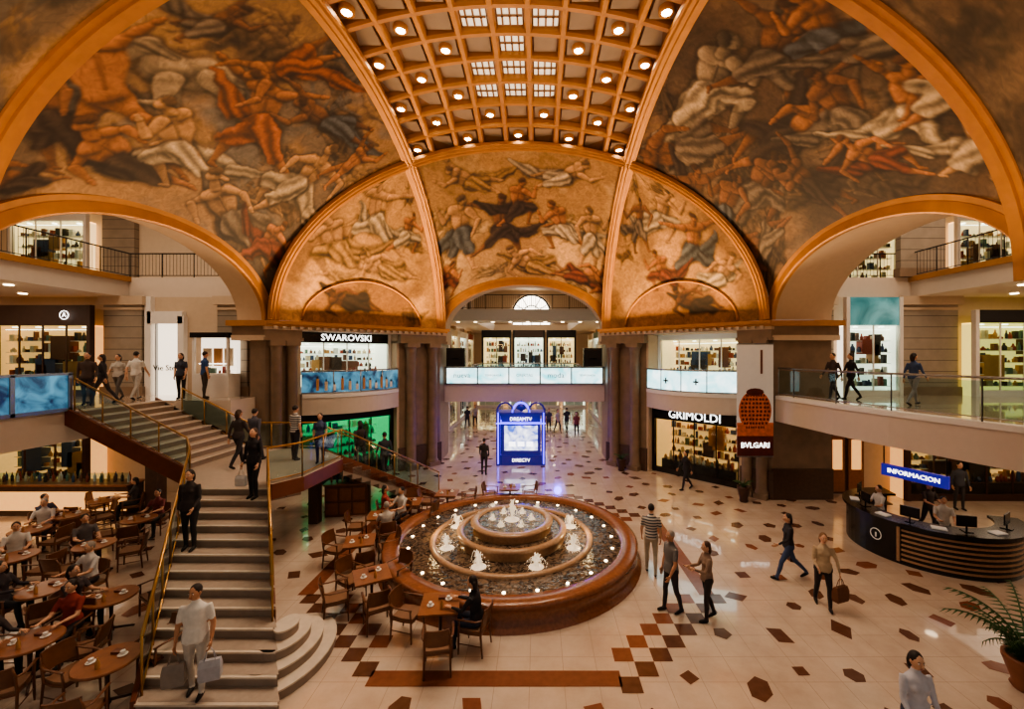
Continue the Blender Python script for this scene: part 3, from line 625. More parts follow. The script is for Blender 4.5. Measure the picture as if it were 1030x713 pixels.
shop('perfume_shop_front',I4,PX(6,16.5),PX(96,16.5),16.1,0,2.9,'',dark,shopglow2,.85,15,frame=wooddk,signh=.4)
for (a,b,sx) in ((15,90,-1),(840,900,1),(960,1025,1)):
    shop('upper_shop_front',I4,PX(a,20),PX(b,20),19.8,8.8,12.4,'',white,shopglow,.5,20+a,frame=white,signh=.4,counter=False)
m=MB(); a,b=PX(153,17),PX(182,17); m.bb(a+.1,b,17.0,17.08,4,6.9,shopglow_white); m.text('Vie Ste',.4,((a+b)/2,16.9,5.1),black,width=.9); m.bb(a+.2,a+.24,16.9,17,4,6.9,steel); m.obj('door_1')
m=MB(); a,b=PX(832,16.9),PX(870,16.9)
m.bb(a,b,16.95,17.08,0,2.5,wooddk); 
for k in (0,1):
    x=a+.1+k*(b-a)/2; m.bb(x,x+(b-a)/2-.15,16.9,16.96,.1,2.35,woodl); m.bb(x+.12,x+(b-a)/2-.27,16.87,16.91,1.0,2.2,shopglow2); m.loft([(x+.5,16.85,.9),(x+.5,16.85,1.3)],.015,brass,6)
m.obj('door_2')
m=MB(); x0,x1=-12.6,-11.2
m.bb(x0,x1,16.1,16.75,4.0,4.9,white); m.bb(x0,x1,16.55,16.75,4.9,6.3,shopglow_white); m.bb(x0-.05,x1+.05,16.05,16.8,6.3,6.5,black); m.bb(x0,x0+.08,16.1,16.2,4.9,6.3,white); m.bb(x1-.08,x1,16.1,16.2,4.9,6.3,white)
for k in range(3): m.bb(x0+.12+k*.42,x0+.44+k*.42,16.48,16.55,5.2,5.9,goods[4] if k%2 else goods[2])
shelves(m,x0+.1,x1-.1,16.5,4.92,5.3,1,3,dep=.2); m.obj('perfume_booth')
# ---------------------------------------------------------------- back arm
m=MB()
for sd in (-1,1):
    m.bb(sd*6.6,sd*6.4,24,47,0,13,cream)
    for k in range(5):
        y=26.5+k*4; m.bb(sd*6.1,sd*6.4,y-.35,y+.35,0,13,stone)
m.obj('wall_back_sides')
m=MB(); m.bb(-6.6,6.6,47,47.2,0,14,cream); m.obj('wall_back')
m=MB(); m.bb(-6.6,6.6,24,47,12.8,13,cream); m.obj('ceiling_back')
m=MB(); m.bb(-6.6,-4.4,24,24.2,6.9,13,cream); m.bb(4.4,6.6,24,24.2,6.9,13,cream); m.obj('wall_back_arch')
m=MB(); m.bb(-4.4,4.4,23,26,3.05,4.0,fascia); m.bb(-6.4,-3.4,26,47,3.1,4,fascia); m.bb(3.4,6.4,26,47,3.1,4,fascia); m.bb(-3.4,3.4,31,47,3.1,4,fascia)
m.bb(-6.4,6.4,29,31,8.0,8.8,fascia); m.bb(-6.4,-3.8,31,47,8,8.8,fascia); m.bb(3.8,6.4,31,47,8,8.8,fascia); m.bb(-3.8,3.8,44,47,8,8.8,fascia)
for k in range(6):
    for x in (-2,0,2): m.lathe([(.13,0),(.13,.02)],(x,23.5+k*.45,3.02),lampw2,8)
for k in range(5):
    for x in (-2,0,2): m.lathe([(.13,0),(.13,.02)],(x,33+k*3,3.07),lampw2,8)
for k in range(9): m.lathe([(.12,0),(.12,.02)],(-5+k*1.25,30,7.97),lampw2,8)
m.obj('floor_gallery_back')
m=MB(); w=8.6/5
for k in range(5): m.bb(-4.3+k*w+.04,-4.3+(k+1)*w-.04,22.94,23.0,4.08,4.9,led)
m.bb(-4.4,4.4,22.9,23.05,4.9,4.98,steel); m.bb(-4.4,4.4,22.9,23.05,4.0,4.08,steel)
for k in range(6): m.bb(-4.33+k*w,-4.27+k*w,22.9,23.05,4.0,4.95,steel)
for k in range(5): m.text(['nueva','TEMPORADA','OFERTAS','moda','TEMPORADA'][k],.28,(-4.3+(k+.5)*w,22.92,4.5),goods[1] if k%2 else goods[7],width=.9)
m.obj('led_parapet')
railing('iron_railing',[(-6.4,29,8.8),(6.4,29,8.8)],1.,1.2,gl=None,post=iron,balusters=True)
railing('glass_railing',[(-3.4,31.,4.),(-3.4,26.1,4.)],1.,2.,post=steel); railing('glass_railing',[(3.4,31,4.),(3.4,26.1,4.)],1.,2.,post=steel); railing('glass_railing',[(-3.4,31.,4.),(3.4,31,4.)],1.,2.,post=steel)
k=0
for (a,b,mt) in ((-3.7,-1.5,shopglow),(-1.2,1.2,shopglow_white),(1.5,3.7,shopglow)):
    shop('gallery_shop_front',I4,a,b,33.5,4.0,7.6,'',brownwall if k%2 else dark,mt,1.2,50+k,frame=iron,signh=.6,counter=True); k+=1
for k,(a,b) in enumerate(((-5.8,-3.),(-2.4,0),(.6,3.),(3.4,5.8))):
    shop('corridor_shop_front',I4,a,b,44.5,0,3.,['','MODA','','CINE'][k],[goods[0],signp,dark,goods[1]][k],[shopglow,shopglow_white,shopglow,shopglow_white][k],1.2,70+k,frame=white,signh=.6)
for sd in (-1,1):
    Ts=Matrix.Translation((sd*6.3,0,0))@Matrix.Rotation(math.radians(-90*sd),4,'Z')
    for k in range(4):
        y=28.5+k*4
        for z0,z1 in ((0,3.),(4.,7.6)):
            x0,x1=(-y-1.6,-y+1.6) if sd>0 else (y-1.6,y+1.6)
            shop('corridor_shop_front',Ts,x0,x1,-.5,z0,z1,'',goods[(k*3+sd)%8],shopglow if k%2 else shopglow_white,.45,30+k,frame=white,signh=.5,counter=False)
m=MB(); n=18; yy=46.9; zc=10.2; rr=2.1; cxw=0
arc=[(cxw+rr*math.cos(math.pi*i/n),yy,zc+rr*math.sin(math.pi*i/n)) for i in range(n+1)]
m.add([(cxw,yy,zc)]+arc,[(0,i+1,i+2) for i in range(n)],ledw); m.bb(-rr,rr,yy-.03,yy,9.0,zc,ledw)
m.loft([(p[0],p[1]-.08,p[2]) for p in arc],.09,iron,6,ref=(0,1,0))
m.loft([(rr*.45*math.cos(math.pi*i/n),yy-.08,zc+rr*.45*math.sin(math.pi*i/n)) for i in range(n+1)],.06,iron,6)
for k in range(1,6):
    a=math.pi*k/6; m.loft([(rr*.4*math.cos(a),yy-.08,zc+rr*.4*math.sin(a)),(rr*math.cos(a),yy-.08,zc+rr*math.sin(a))],.05,iron,5)
for x in (-2.1,-1,0,1,2.1): m.bb(x-.05,x+.05,yy-.12,yy-.04,9,zc,iron)
m.bb(-rr,rr,yy-.12,yy-.04,zc-.06,zc+.06,iron); m.obj('window_1')
for x in (-3.7,3.7):
    m=MB(); m.bb(x-.5,x+.5,22.5,22.88,5.0,6.0,black); m.bb(x-.43,x+.43,22.45,22.51,5.07,5.9,iron); m.lathe([(.25,0),(.12,.05)],(x,22.45,5.4),black,12); m.obj('loudspeaker')
kx,ky=PX(524,21.3),21.3
m=MB(); m.T=Matrix.Translation((kx,ky,0))
for sx in (-1,1):
    for y in (0,1.0):
        m.bb(sx*1.15-.1,sx*1.15+.1,y-.1,y+.1,0,2.7,purpled); m.bb(sx*1.15-.03,sx*1.15+.03,y-.12,y-.1,.1,2.7,purple)
m.bb(-1.05,1.05,0,.9,0,.5,purpled); m.bb(-1.0,1.0,.1,.9,.5,2.6,purpled); m.bb(-.85,.85,.03,.1,.75,2.0,screen); m.bb(-1.25,1.25,-.12,1.1,2.12,2.18,purple); m.bb(-1.2,1.2,-.1,1.1,2.55,2.7,purpled)
for q in (-.45,0,.45): m.bb(q-.17,q+.17,.0,.04,.95,1.2,letters)
m.text('DREAMTV',.3,(0,-.14,2.37),letters,width=1.1); m.bb(-.9,.9,-.02,.02,.12,.4,purpled); m.text('DIRECTV',.2,(0,-.04,.26),letters,width=.9)
for q in range(3):
    pts=[((-.8+.8*q)+.42*math.cos(math.pi*i/10),-.05,2.7+.5*math.sin(math.pi*i/10)) for i in range(11)]; m.loft(pts,.05,purple if q==1 else purpled,6,ref=(0,1,0))
m.lathe([(.001,0),(.3,.15),(.2,.3),(.05,.5),(.01,.6)],(0,.4,2.7),purpled,10)
m.obj('display_kiosk')
# banner
amber=M('amber_print',(190,96,48),.5,noise=.5,ns=7,es=.1); maroon=M('maroon_print',(92,34,26),.5,noise=.3,ns=5); paper=M('banner_paper',(222,216,206),.6,noise=.03,es=.1)  # amber and paper emit slightly to brighten the banner
m=MB(); bx0,bx1=PX(737,16.05),PX(773,16.05); by=15.72; zt,zb=ZP(347,by),ZP(459,by); bc=(bx0+bx1)/2
m.bb(bx0,bx1,by,by+.02,zb,zt,paper); m.bb(bx0,bx1,by-.006,by,zb,zb+.75,maroon); m.bb(bx0,bx1,by-.005,by,zb+.75,zb+1.25,amber); m.ell((bc,by,zb+1.7),(.62,.012,.78),amber,24,12)
rb=random.Random(4)
for k in range(9):
    for q in range(8):
        zz=zb+1.08+.15*k; hw=.58*math.sqrt(max(0,1-((zz-zb-1.7)/.78)**2)); x=bc-hw+2*hw*(q+.5)/8; m.ell((x+rb.uniform(-.02,.02),by-.012,zz),(hw/8*.75,.006,.05),maroon,6,4)
m.ell((bc,by-.003,zb+2.4),(.34,.014,.15),maroon,16,6); m.bb(bc+.2,bc+.28,by-.012,by,zt-1.1,zt-.2,goods[6])
m.bb(bx0,bx1,by-.02,by+.04,zt,zt+.05,steel); m.bb(bx0,bx1,by-.02,by+.04,zb-.04,zb,steel)
m.text('BVLGARI',.3,(bc,by-.02,zb+.4),letters,width=1.05)
for x in (bx0+.1,bx1-.1): m.loft([(x,by+.01,zt),(x,15.95,6.3)],.01,iron,4)
m.obj('hanging_banner')
# ---------------------------------------------------------------- staircase
m=MB(); RS=4/23.
def led_(Y): return -6.62-(Y-8.18)*.65
def red_(Y): return -4.42-(Y-8.18)*.68
TD=.335; Ys=6.55
for k in range(13):
    y0=Ys+k*TD; y1=y0+TD; zt=RS*(k+1); zb=max(0,zt-.42)
    xl,xr=led_(y0),red_(y0); xl2,xr2=led_(y1+.02),red_(y1+.02)
    if k==12: y1=10.95
    P=[(xl,y0),(xr,y0),(xr2,y1+.02),(xl2,y1+.02)]
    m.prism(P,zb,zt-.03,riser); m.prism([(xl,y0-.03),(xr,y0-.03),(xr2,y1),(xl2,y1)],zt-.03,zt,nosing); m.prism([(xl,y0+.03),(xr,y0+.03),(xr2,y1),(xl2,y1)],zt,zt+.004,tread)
for k in range(4):
    rr_=[1.0,.72,.46,.22][k]; zt=RS*(k+1)
    m.lathe([(rr_,0),(rr_,RS*(k+1)-.03)],(-3.95+.02*k,7.72,0),riser,36,sx=.8,sy=1.12); m.lathe([(rr_+.02,-.03),(rr_+.02,0)],(-3.95+.02*k,7.72,zt),nosing,36,sx=.8,sy=1.12)
ZL=RS*13
land=[(-8.5,10.9),(-6.2,10.9),(-5.75,11.6),(-5.6,13.6),(-7.15,15.05),(-9.6,15.05),(-9.6,12.15)]
m.prism(land,ZL-.4,ZL,stringer,tread)
for k in range(10):
    x1=-9.6-k*.34; x0=x1-.36; zt=ZL+RS*(k+1)
    if k==9: x0=x1-.34
    m.bb(x0,x1,12.2,15.0,zt-.4,zt-.03,riser); m.bb(x0,x1+.03,12.2,15.,zt-.03,zt,nosing); m.bb(x0,x1-.02,12.2,15.,zt,zt+.004,tread)
for y in (12.12,15.0):
    m.add([(-9.55,y,ZL-.42),(-13,y,3.6),(-13,y,4.1),(-9.55,y,ZL+.12),(-9.55,y+.08,ZL-.42),(-13,y+.08,3.6),(-13,y+.08,4.1),(-9.55,y+.08,ZL+.12)],[(0,1,2,3),(7,6,5,4),(3,2,6,7),(0,4,5,1),(1,5,6,2),(0,3,7,4)],stringer)
def strg(a,b,za0,zb0,w=.07):
    a=Vector(a);b=Vector(b); d=(b-a).normalized(); nrm=Vector((-d.y,d.x))*w
    v=[(a.x,a.y,max(0,za0-.4)),(b.x,b.y,max(0,zb0-.4)),(b.x,b.y,zb0+.1),(a.x,a.y,za0+.1)]
    v+= [(x+nrm.x,y+nrm.y,z) for x,y,z in v]
    m.add(v,[(0,1,2,3),(7,6,5,4),(3,2,6,7),(0,4,5,1),(1,5,6,2),(0,3,7,4)],stringer)
strg((led_(Ys),Ys),(led_(10.9),10.9),.12,ZL); strg((red_(7.9)+.02,7.9),(red_(10.9)+.02,10.9),.72,ZL)
Pn=Vector((-5.6,13.6));Qn=Vector((-7.15,15.05)); dn=Vector((1.45,1.55)).normalized()*.305
for k in range(12):
    a=Pn+dn*k;b=Qn+dn*k;zt=ZL-RS*(k+1)
    P=[a,a+dn*1.05,b+dn*1.05,b]; m.prism([tuple(p) for p in P],max(0,zt-.4),zt-.03,riser); m.prism([tuple(p) for p in P],zt-.03,zt,nosing)
eA=Pn+dn*12;eB=Qn+dn*12
strg(tuple(Pn),tuple(eA),ZL,.1); strg(tuple(Qn),tuple(eB),ZL,.1)
m.bb(-9.3,-9.0,12.4,12.7,0,ZL-.4,stonedk); m.bb(-9.3,-9.,14.5,14.8,0,ZL-.4,stonedk); m.bb(-6.9,-6.6,13.9,14.2,0,ZL-.4,stonedk); m.bb(-12.9,-12.5,14.5,14.9,0,3.2,stonedk)
m.obj('staircase')
zs=lambda Y: max(0,(Y-Ys)/TD*RS)
railing('stair_railing',[(led_(6.7)+.05,6.7,.17),(led_(8.7)+.05,8.7,zs(8.7)+.08),(led_(10.9)+.05,10.9,ZL),(-9.55,12.25,ZL),(-12.85,12.25,4.0)],.95,.95)
railing('stair_railing',[(red_(7.75)-.05,7.75,zs(7.75)),(red_(9.3)-.05,9.3,zs(9.3)+.08),(red_(10.85)-.05,10.85,ZL),(-5.8,11.6,ZL),(-5.66,13.6,ZL),(eA.x-.02,eA.y,.12)],.95,.95)
railing('stair_railing',[(-12.,14.95,3.5),(-9.6,14.95,ZL),(-7.2,14.98,ZL),(eB.x,eB.y-.05,.12)],.95,.95)
# ---------------------------------------------------------------- info desk
m=MB(); dc=(12.15,12.25)
def arcp(r,a0,a1,n): return [(dc[0]+r*math.cos(math.radians(a0+(a1-a0)*i/n)),dc[1]+r*math.sin(math.radians(a0+(a1-a0)*i/n))) for i in range(n+1)]
def arcwall(r0,r1,a0,a1,z0,z1,mat,n=40):
    o=arcp(r1,a0,a1,n);i_=arcp(r0,a0,a1,n)
    for k in range(n): m.prism([o[k],o[k+1],i_[k+1],i_[k]],z0,z1,mat)
arcwall(1.8,1.9,80,340,0,1.05,black); arcwall(1.35,2.0,80,340,1.05,1.12,black); arcwall(1.5,1.8,80,340,.7,.74,wooddk)
for z in (.12,.25,.38,.51,.64,.77,.9): arcwall(1.88,1.925,212,326,z,z+.05,terra2)
for a0 in (209,327): arcwall(1.88,1.94,a0,a0+2,.08,1.0,terra2,2)
a=math.radians(194); q=Vector((math.cos(a),math.sin(a),0)); t=Vector((-q.y,q.x,0)); c0=Vector((dc[0],dc[1],.6))+q*1.93
m.loft([c0+t*.15*math.cos(k*.524)+Vector((0,0,.15*math.sin(k*.524))) for k in range(13)],.012,paper,5,ref=q); m.loft([c0+Vector((0,0,-.08)),c0+Vector((0,0,.04))],.02,paper,5)
for an in (130,170,215,255,300):
    a=math.radians(an); x,y=dc[0]+1.6*math.cos(a),dc[1]+1.6*math.sin(a)
    m.box((x,y,1.13),(.22,.18,.02),black,a); m.box((x,y,1.22),(.03,.03,.2),black,a); m.box((x,y,1.38),(.03,.42,.28),black,a)
for an in (150,195,235,278): 
    a=math.radians(an); m.box((dc[0]+1.7*math.cos(a),dc[1]+1.7*math.sin(a),1.14),(.22,.3,.03),paper,a)
m.obj('information_desk')
m=MB(); A=Vector((11.85,13.4,0));B=Vector((12.45,11.95,0)); d=(B-A).normalized(); nn=Vector((d.y,-d.x,0))
for p in (A,B): m.loft([(p.x,p.y,2.15),(p.x,p.y,3.06)],.02,iron,6)
ctr=(A+B)/2; m.box((ctr.x,ctr.y,1.98),((B-A).length+.1,.1,.36),signp,math.atan2(d.y,d.x))
m.text('INFORMACION',.2,(ctr.x+nn.x*.06,ctr.y+nn.y*.06,1.98),letters,xdir=tuple(d),width=1.3); m.obj('information_sign')
# ---------------------------------------------------------------- furniture
def chair_mesh():
    m=MB()
    for sx in (-1,1):
        m.loft([(sx*.24,.22,0),(sx*.235,.21,.44),(sx*.25,.2,.66)],[.016,.022,.018],wood,6)
        m.loft([(sx*.23,-.26,0),(sx*.22,-.22,.44),(sx*.22,-.27,.72),(sx*.2,-.31,.86)],[.016,.022,.02,.016],wood,6)
        m.loft([(sx*.26,.24,.66),(sx*.27,.05,.675),(sx*.26,-.14,.67),(sx*.22,-.27,.7)],[(.026,.014)]*4,wood,6,ref=(0,0,1))
        m.loft([(sx*.235,.2,.2),(sx*.225,-.22,.2)],.01,wood,5,ref=(0,0,1))
    m.prism([(-.23,.24),(-.25,0),(-.22,-.24),(.22,-.24),(.25,0),(.23,.24)],.4,.43,wood); m.prism([(-.21,.23),(-.23,0),(-.2,-.22),(.2,-.22),(.23,0),(.21,.23)],.43,.475,cushion)
    P=[];n=8
    for lay in (0,1):
        for z,o in ((.56,0),(.7,-.03),(.84,-.06),(.88,-.06)):
            P.append([(.21*math.sin(-1.1+2.2*i/n)/math.sin(1.1),-.24-.08*math.cos((-1.1+2.2*i/n))+o+.06-(.022 if lay else 0),z) for i in range(n+1)])
    m.grid(P[:4],wood); m.grid(P[4:],wood); m.grid([P[3],P[7]],wood); m.grid([P[0],P[4]],wood)
    return m
chair=chair_mesh().obj('dining_chair',(0,-3,-50))
def table_mesh(rnd):
    m=MB()
    if rnd: m.lathe([(.4,.71),(.42,.72),(.42,.75),(.41,.76)],(0,0,0),woodl,24)
    else: m.box((0,0,.74),(.75,.75,.035),woodl); m.box((0,0,.70),(.6,.6,.05),wood)
    m.lathe([(.05,.05),(.035,.12),(.03,.4),(.04,.7)],(0,0,0),wooddk,10)
    for k in range(4):
        a=k*math.pi/2+.785; m.loft([(.03*math.cos(a),.03*math.sin(a),.1),(.2*math.cos(a),.2*math.sin(a),.06),(.34*math.cos(a),.34*math.sin(a),.02)],[.025,.022,.018],wooddk,6,ref=(0,0,1))
    for (x,y) in ((.15,.1),(-.18,-.08)):
        m.lathe([(.001,.762),(.06,.764),(.07,.775)],(x,y,0),white,10); m.lathe([(.02,.77),(.035,.8),(.036,.83)],(x,y,0),white,8)
    m.lathe([(.03,.76),(.03,.86),(.012,.9),(.01,.93)],(.05,-.2,0),goods[4],8); m.bb(-.05,.08,.1,.2,.76,.8,goods[6])
    return m
tabS=table_mesh(False).obj('cafe_table',(0,-3,-50)); tabR=table_mesh(True).obj('cafe_table',(0,-3,-50))
seats={}
def cafe(px,py,kind,angs,tag=None,rot=0.,d=.72):
    p=G(px,py,.75); p.z=0
    inst(tabS if kind=='s' else tabR,p,rot,'cafe_table'); out=[]
    for a in angs:
        a=math.radians(a); q=p+Vector((math.cos(a)*d,math.sin(a)*d,0)); yaw=a+math.pi
        inst(chair,q,yaw-math.pi/2,'dining_chair'); out.append((q,math.degrees(yaw)))
    seats[tag or len(seats)]=out
cafe(443,607,'s',[-15,165,-80],'A',.1); cafe(374,578,'s',[-60,150,60,-150],'B',.5); cafe(362,544,'s',[165,30,-60],'C',.3)
cafe(384,518,'s',[60,190,-60],'D',.2); cafe(412,505,'s',[100,200,-20],'E',.1,); cafe(450,496,'s',[10,180],'F'); cafe(513,490,'s',[10,175],'G')
cafe(108,664,'r',[70,170,-70],'H'); cafe(30,645,'r',[20,100,180,-60],'I'); cafe(45,592,'r',[80,190,-40],'J')
cafe(95,548,'r',[30,150,-90],'K'); cafe(30,533,'r',[0,120,-120],'L'); cafe(140,522,'r',[100,210,-60],'M'); cafe(70,518,'r',[60,180,-40],'N'); cafe(105,503,'r',[30,150,-90],'O'); cafe(15,560,'r',[0,140],'P')
cafe(112,600,'r',[60,180],'Q')
for o in (chair,tabS,tabR): bpy.data.objects.remove(o)
m=MB(); p=G(348,520); m.T=Matrix.Translation(p)@Matrix.Rotation(.15,4,'Z')
m.bb(-.7,.7,0,.5,0,1.1,wood); m.bb(-.75,.75,-.05,.55,1.1,1.14,woodl)
for k in range(3): m.bb(-.65+k*.45,-.27+k*.45,-.03,0,.1,.5,woodl); m.bb(-.65+k*.45,-.27+k*.45,-.03,0,.58,1.0,woodl)
for k in range(7): m.lathe([(.03,1.14),(.035,1.3),(.012,1.36),(.01,1.42)],(-.55+k*.18,.25,0),goods[k%8],7)
m.obj('service_sideboard')
m=MB(); x0,x1=-19.5,-13.6
m.bb(x0,x1,14.6,15.2,0,1.05,stonedk); m.bb(x0-.05,x1+.05,14.5,15.3,1.05,1.1,woodl); m.bb(x0,x1,14.57,14.6,.2,.85,shopglow2)
for k in range(34): m.lathe([(.04,0),(.045,.18),(.015,.25),(.012,.32)],(x0+.2+k*.165,14.9+.1*(k%3),1.1),goods[(k*5)%8],7)
m.add([(x0,14.65,1.1),(x1,14.65,1.1),(x1,14.65,1.5),(x0,14.65,1.5)],[(0,1,2,3)],glass); m.obj('bar_counter')
def plant(loc,h,pr,ph,nl):
    m=MB(); m.lathe([(pr*.6,0),(pr*.75,ph*.1),(pr*.65,ph*.2),(pr,ph*.75),(pr*1.1,ph*.9),(pr*1.1,ph),(pr*.9,ph),(pr*.85,ph*.9)],(0,0,0),soil if h>1 else wooddk,18); m.lathe([(pr*.86,ph*.92),(.01,ph*.94)],(0,0,0),stonedk,12)
    r=random.Random(nl)
    for k in range(nl):
        a=k*2.4; L=h*r.uniform(.6,1); e=r.uniform(.7,1.4)
        pts=[]
        for i in range(9):
            t=i/8; q=L*.7*t*math.cos(e*(1-t*.6)); z=ph*.9+L*(math.sin(e)*t*1.1-.5*t*t); pts.append(Vector((q*math.cos(a),q*math.sin(a),z)))
        m.loft(pts,[.012]*8+[.004],leaf,4,ref=(0,0,1))
        sd=Vector((-math.sin(a),math.cos(a),0))
        for i in range(1,9):
            for s in (-1,1):
                for hf in (0,.5):
                    p=pts[i]-(pts[i]-pts[i-1])*hf; tip=p+sd*s*L*.17*(1.1-i/9)+Vector((math.cos(a),math.sin(a),-.6))*L*.07; w=(pts[i]-pts[i-1])*.2
                    m.add([p-w,p+w*.3,tip],[(0,1,2)],leaf)
    m.obj('potted_palm' if h>1 else 'urn_planter',loc)
plant(G(1033,694),1.7,.28,.55,20); plant(G(748,505),.7,.22,.6,12); plant(G(625,474),.7,.22,.6,12)
# ---------------------------------------------------------------- people
skins=[M('skin_%d'%i,c,.55,noise=.05) for i,c in enumerate([(208,160,128),(190,138,104),(222,176,146)])]
hairs=[M('hair_%d'%i,c,.6,noise=.2,ns=30) for i,c in enumerate([(34,24,20),(70,46,30),(150,140,130),(120,84,50)])]
cm={}
def cloth(c):
    if c not in cm: cm[c]=M('cloth_%d'%len(cm),c,.8,noise=.12,ns=14)
    return cm[c]
stripes,nt_,b_=newmat('cloth_striped'); _w=nt_.nodes.new('ShaderNodeTexWave'); _w.bands_direction='Z'; _w.inputs['Scale'].default_value=4.5; _tc=nt_.nodes.new('ShaderNodeTexCoord'); nt_.links.new(_tc.outputs['Object'],_w.inputs['Vector'])
_r=nt_.nodes.new('ShaderNodeValToRGB'); _r.color_ramp.elements[0].color=lin((70,70,80))+(1,); _r.color_ramp.elements[1].color=lin((205,200,190))+(1,); _r.color_ramp.elements[0].position=.4;_r.color_ramp.elements[1].position=.6
nt_.links.new(_w.outputs['Fac'],_r.inputs[0]); nt_.links.new(_r.outputs[0],b_.inputs['Base Color']); b_.inputs['Roughness'].default_value=.8
eyew=M('eye_white',(235,230,225),.3,noise=0); eyed=M('eye_dark',(30,20,15),.3,noise=0); lips=M('lips',(160,90,80),.5,noise=0)
rad=math.radians
def person(loc,yaw,name='man',H=1.75,shirt=(90,90,100),pants=(50,50,60),skin=0,hair=0,shoes=(30,25,22),sleeve='short',legs=None,hairlen=0,lean=0,L=(12,8),Rr=(-14,14),aL=(8,10,15),aR=(-8,10,20),headturn=0,headpitch=0,fat=1.,voxel=.018,seat=False):
    fem=name=='woman'; S_=skins[skin]; SH=shirt if not isinstance(shirt,tuple) else cloth(shirt); PT=cloth(pants); SHO=cloth(shoes); HR=hairs[hair]
    m=MB(); sc=H/1.755; segs=[]
    l=rad(lean); d=Vector((0,math.sin(l),math.cos(l))); sw=.165 if fem else .185
    hips=.165*fat if fem else .155*fat
    J={}
    for s,(a,b),k in ((-1,L,'l'),(1,Rr,'r')):
        a,b=rad(a),rad(b); hp=Vector((s*.09,0,-.04)); sp=.03 if not seat else .12
        kn=hp+Vector((s*sp,math.sin(a),-math.cos(a))).normalized()*.43; an=kn+Vector((0,math.sin(a-b),-math.cos(a-b)))*.41
        J[k]=(hp,kn,an,a-b)
    mn=min(J['l'][2].z,J['r'][2].z)-.09
    off=Vector((0,0,-mn))
    b=MB()
    def tor(z): return off+d*z
    tp=[(-.1,hips*.8,.1),(-.03,hips*1.02,.118*fat),(.05,hips,.118*fat),(.16,(.128 if fem else .148)*fat,.1*fat+.005),(.26,(.14 if fem else .16)*fat,.108*fat),(.36,(.155 if fem else .175),.115),(.44,sw*.98,.1),(.49,sw*.62,.075),(.53,.062,.06),(.60,.05,.055)]
    b.loft([tor(z) for z,_,_ in tp],[(x,y) for _,x,y in tp],SH,14)
    segs.append((tor(-.06),tor(.02),.13,PT)); segs.append((tor(.1),tor(.45),.13,SH)); segs.append((tor(.54),tor(.62),.05,S_)); segs.append((tor(.44)+Vector((-.12,0,0)),tor(.44)+Vector((.12,0,0)),.08,SH))
    if fem:
        for s in (-1,1): b.ell(tor(.34)+Vector((s*.07,.08,0)),(.055,.05,.055),SH,8,6)
    for k in 'lr':
        hp,kn,an,ab=J[k]; hp,kn,an=hp+off,kn+off,an+off; mid=hp.lerp(kn,.5); cf=kn.lerp(an,.35)+Vector((0,-.015,0))
        b.loft([hp+(hp-kn)*.1,hp,mid,kn,cf,an],[.08,.092*fat,.078,.058,.056,.042] ,PT,10,ref=(1,0,0)); lm=S_ if legs=='bare' else PT
        segs.append((hp,kn,.085,PT)); segs.append((kn,an,.05,lm))
        fa=max(-.6,min(.5,ab)) if not seat else 0; fd=Vector((0,math.cos(fa*.9),math.sin(fa*.9)))
        heel=an-fd*.055+Vector((0,0,-.045)); toe=an+fd*.17+Vector((0,0,-.055))
        b.loft([heel,an.lerp(toe,.15)+Vector((0,0,-.035)),an.lerp(toe,.6)+Vector((0,0,-.015)),toe],[(.032,.035),(.04,.045),(.046,.032),(.03,.02)],SHO,8,ref=(1,0,0)); segs.append((an+Vector((0,0,-.05)),toe,.045,SHO))
    arms={}
    for s,(p,o,e),k in ((-1,aL,'l'),(1,aR,'r')):
        p,o,e=rad(p),rad(o),rad(e); sh=tor(.45)+Vector((s*sw,0,0)); d1=Vector((s*math.sin(o),math.sin(p)*math.cos(o),-math.cos(p)*math.cos(o)))
        el=sh+d1*.29; o2=o*.4-e*.22; d2=Vector((s*math.sin(o2),math.sin(p+e)*math.cos(o2),-math.cos(p+e)*math.cos(o2))); wr=el+d2*.25
        b.loft([tor(.43)+Vector((s*.09,0,0)),sh,sh.lerp(el,.4),el,el.lerp(wr,.35),wr],[.06,.058,.052,.04,.04,.026],SH,8,ref=(1,.2,.1))
        segs.append((sh,sh.lerp(el,.65),.055,SH)); segs.append((sh.lerp(el,.75),el,.045,SH if sleeve=='long' else S_)); segs.append((el,wr,.036,SH if sleeve=='long' else S_)); arms[k]=(wr,d2,s)
    b.loft([tor(.12),tor(.0),tor(-.07)],[(hips*.98,.118*fat),(hips*1.1,.132*fat),(hips*1.14,.138*fat)],SH,14); segs.append((tor(-.02),tor(.1),.135*fat,SH))
    me=bpy.data.meshes.new('tmp'); me.from_pydata(b.v,[],b.f); o=bpy.data.objects.new('tmp',me); bpy.context.scene.collection.objects.link(o)
    md=o.modifiers.new('r','REMESH'); md.mode='VOXEL'; md.voxel_size=voxel; ms=o.modifiers.new('s','SMOOTH'); ms.iterations=4; ms.factor=.5
    ev=bpy.data.meshes.new_from_object(o.evaluated_get(bpy.context.evaluated_depsgraph_get()))
    bpy.data.objects.remove(o)
    n=len(ev.vertices); co=np.empty(n*3); ev.vertices.foreach_get('co',co); co=co.reshape(-1,3)
    polys=[list(p.vertices) for p in ev.polygons]; bpy.data.meshes.remove(ev)
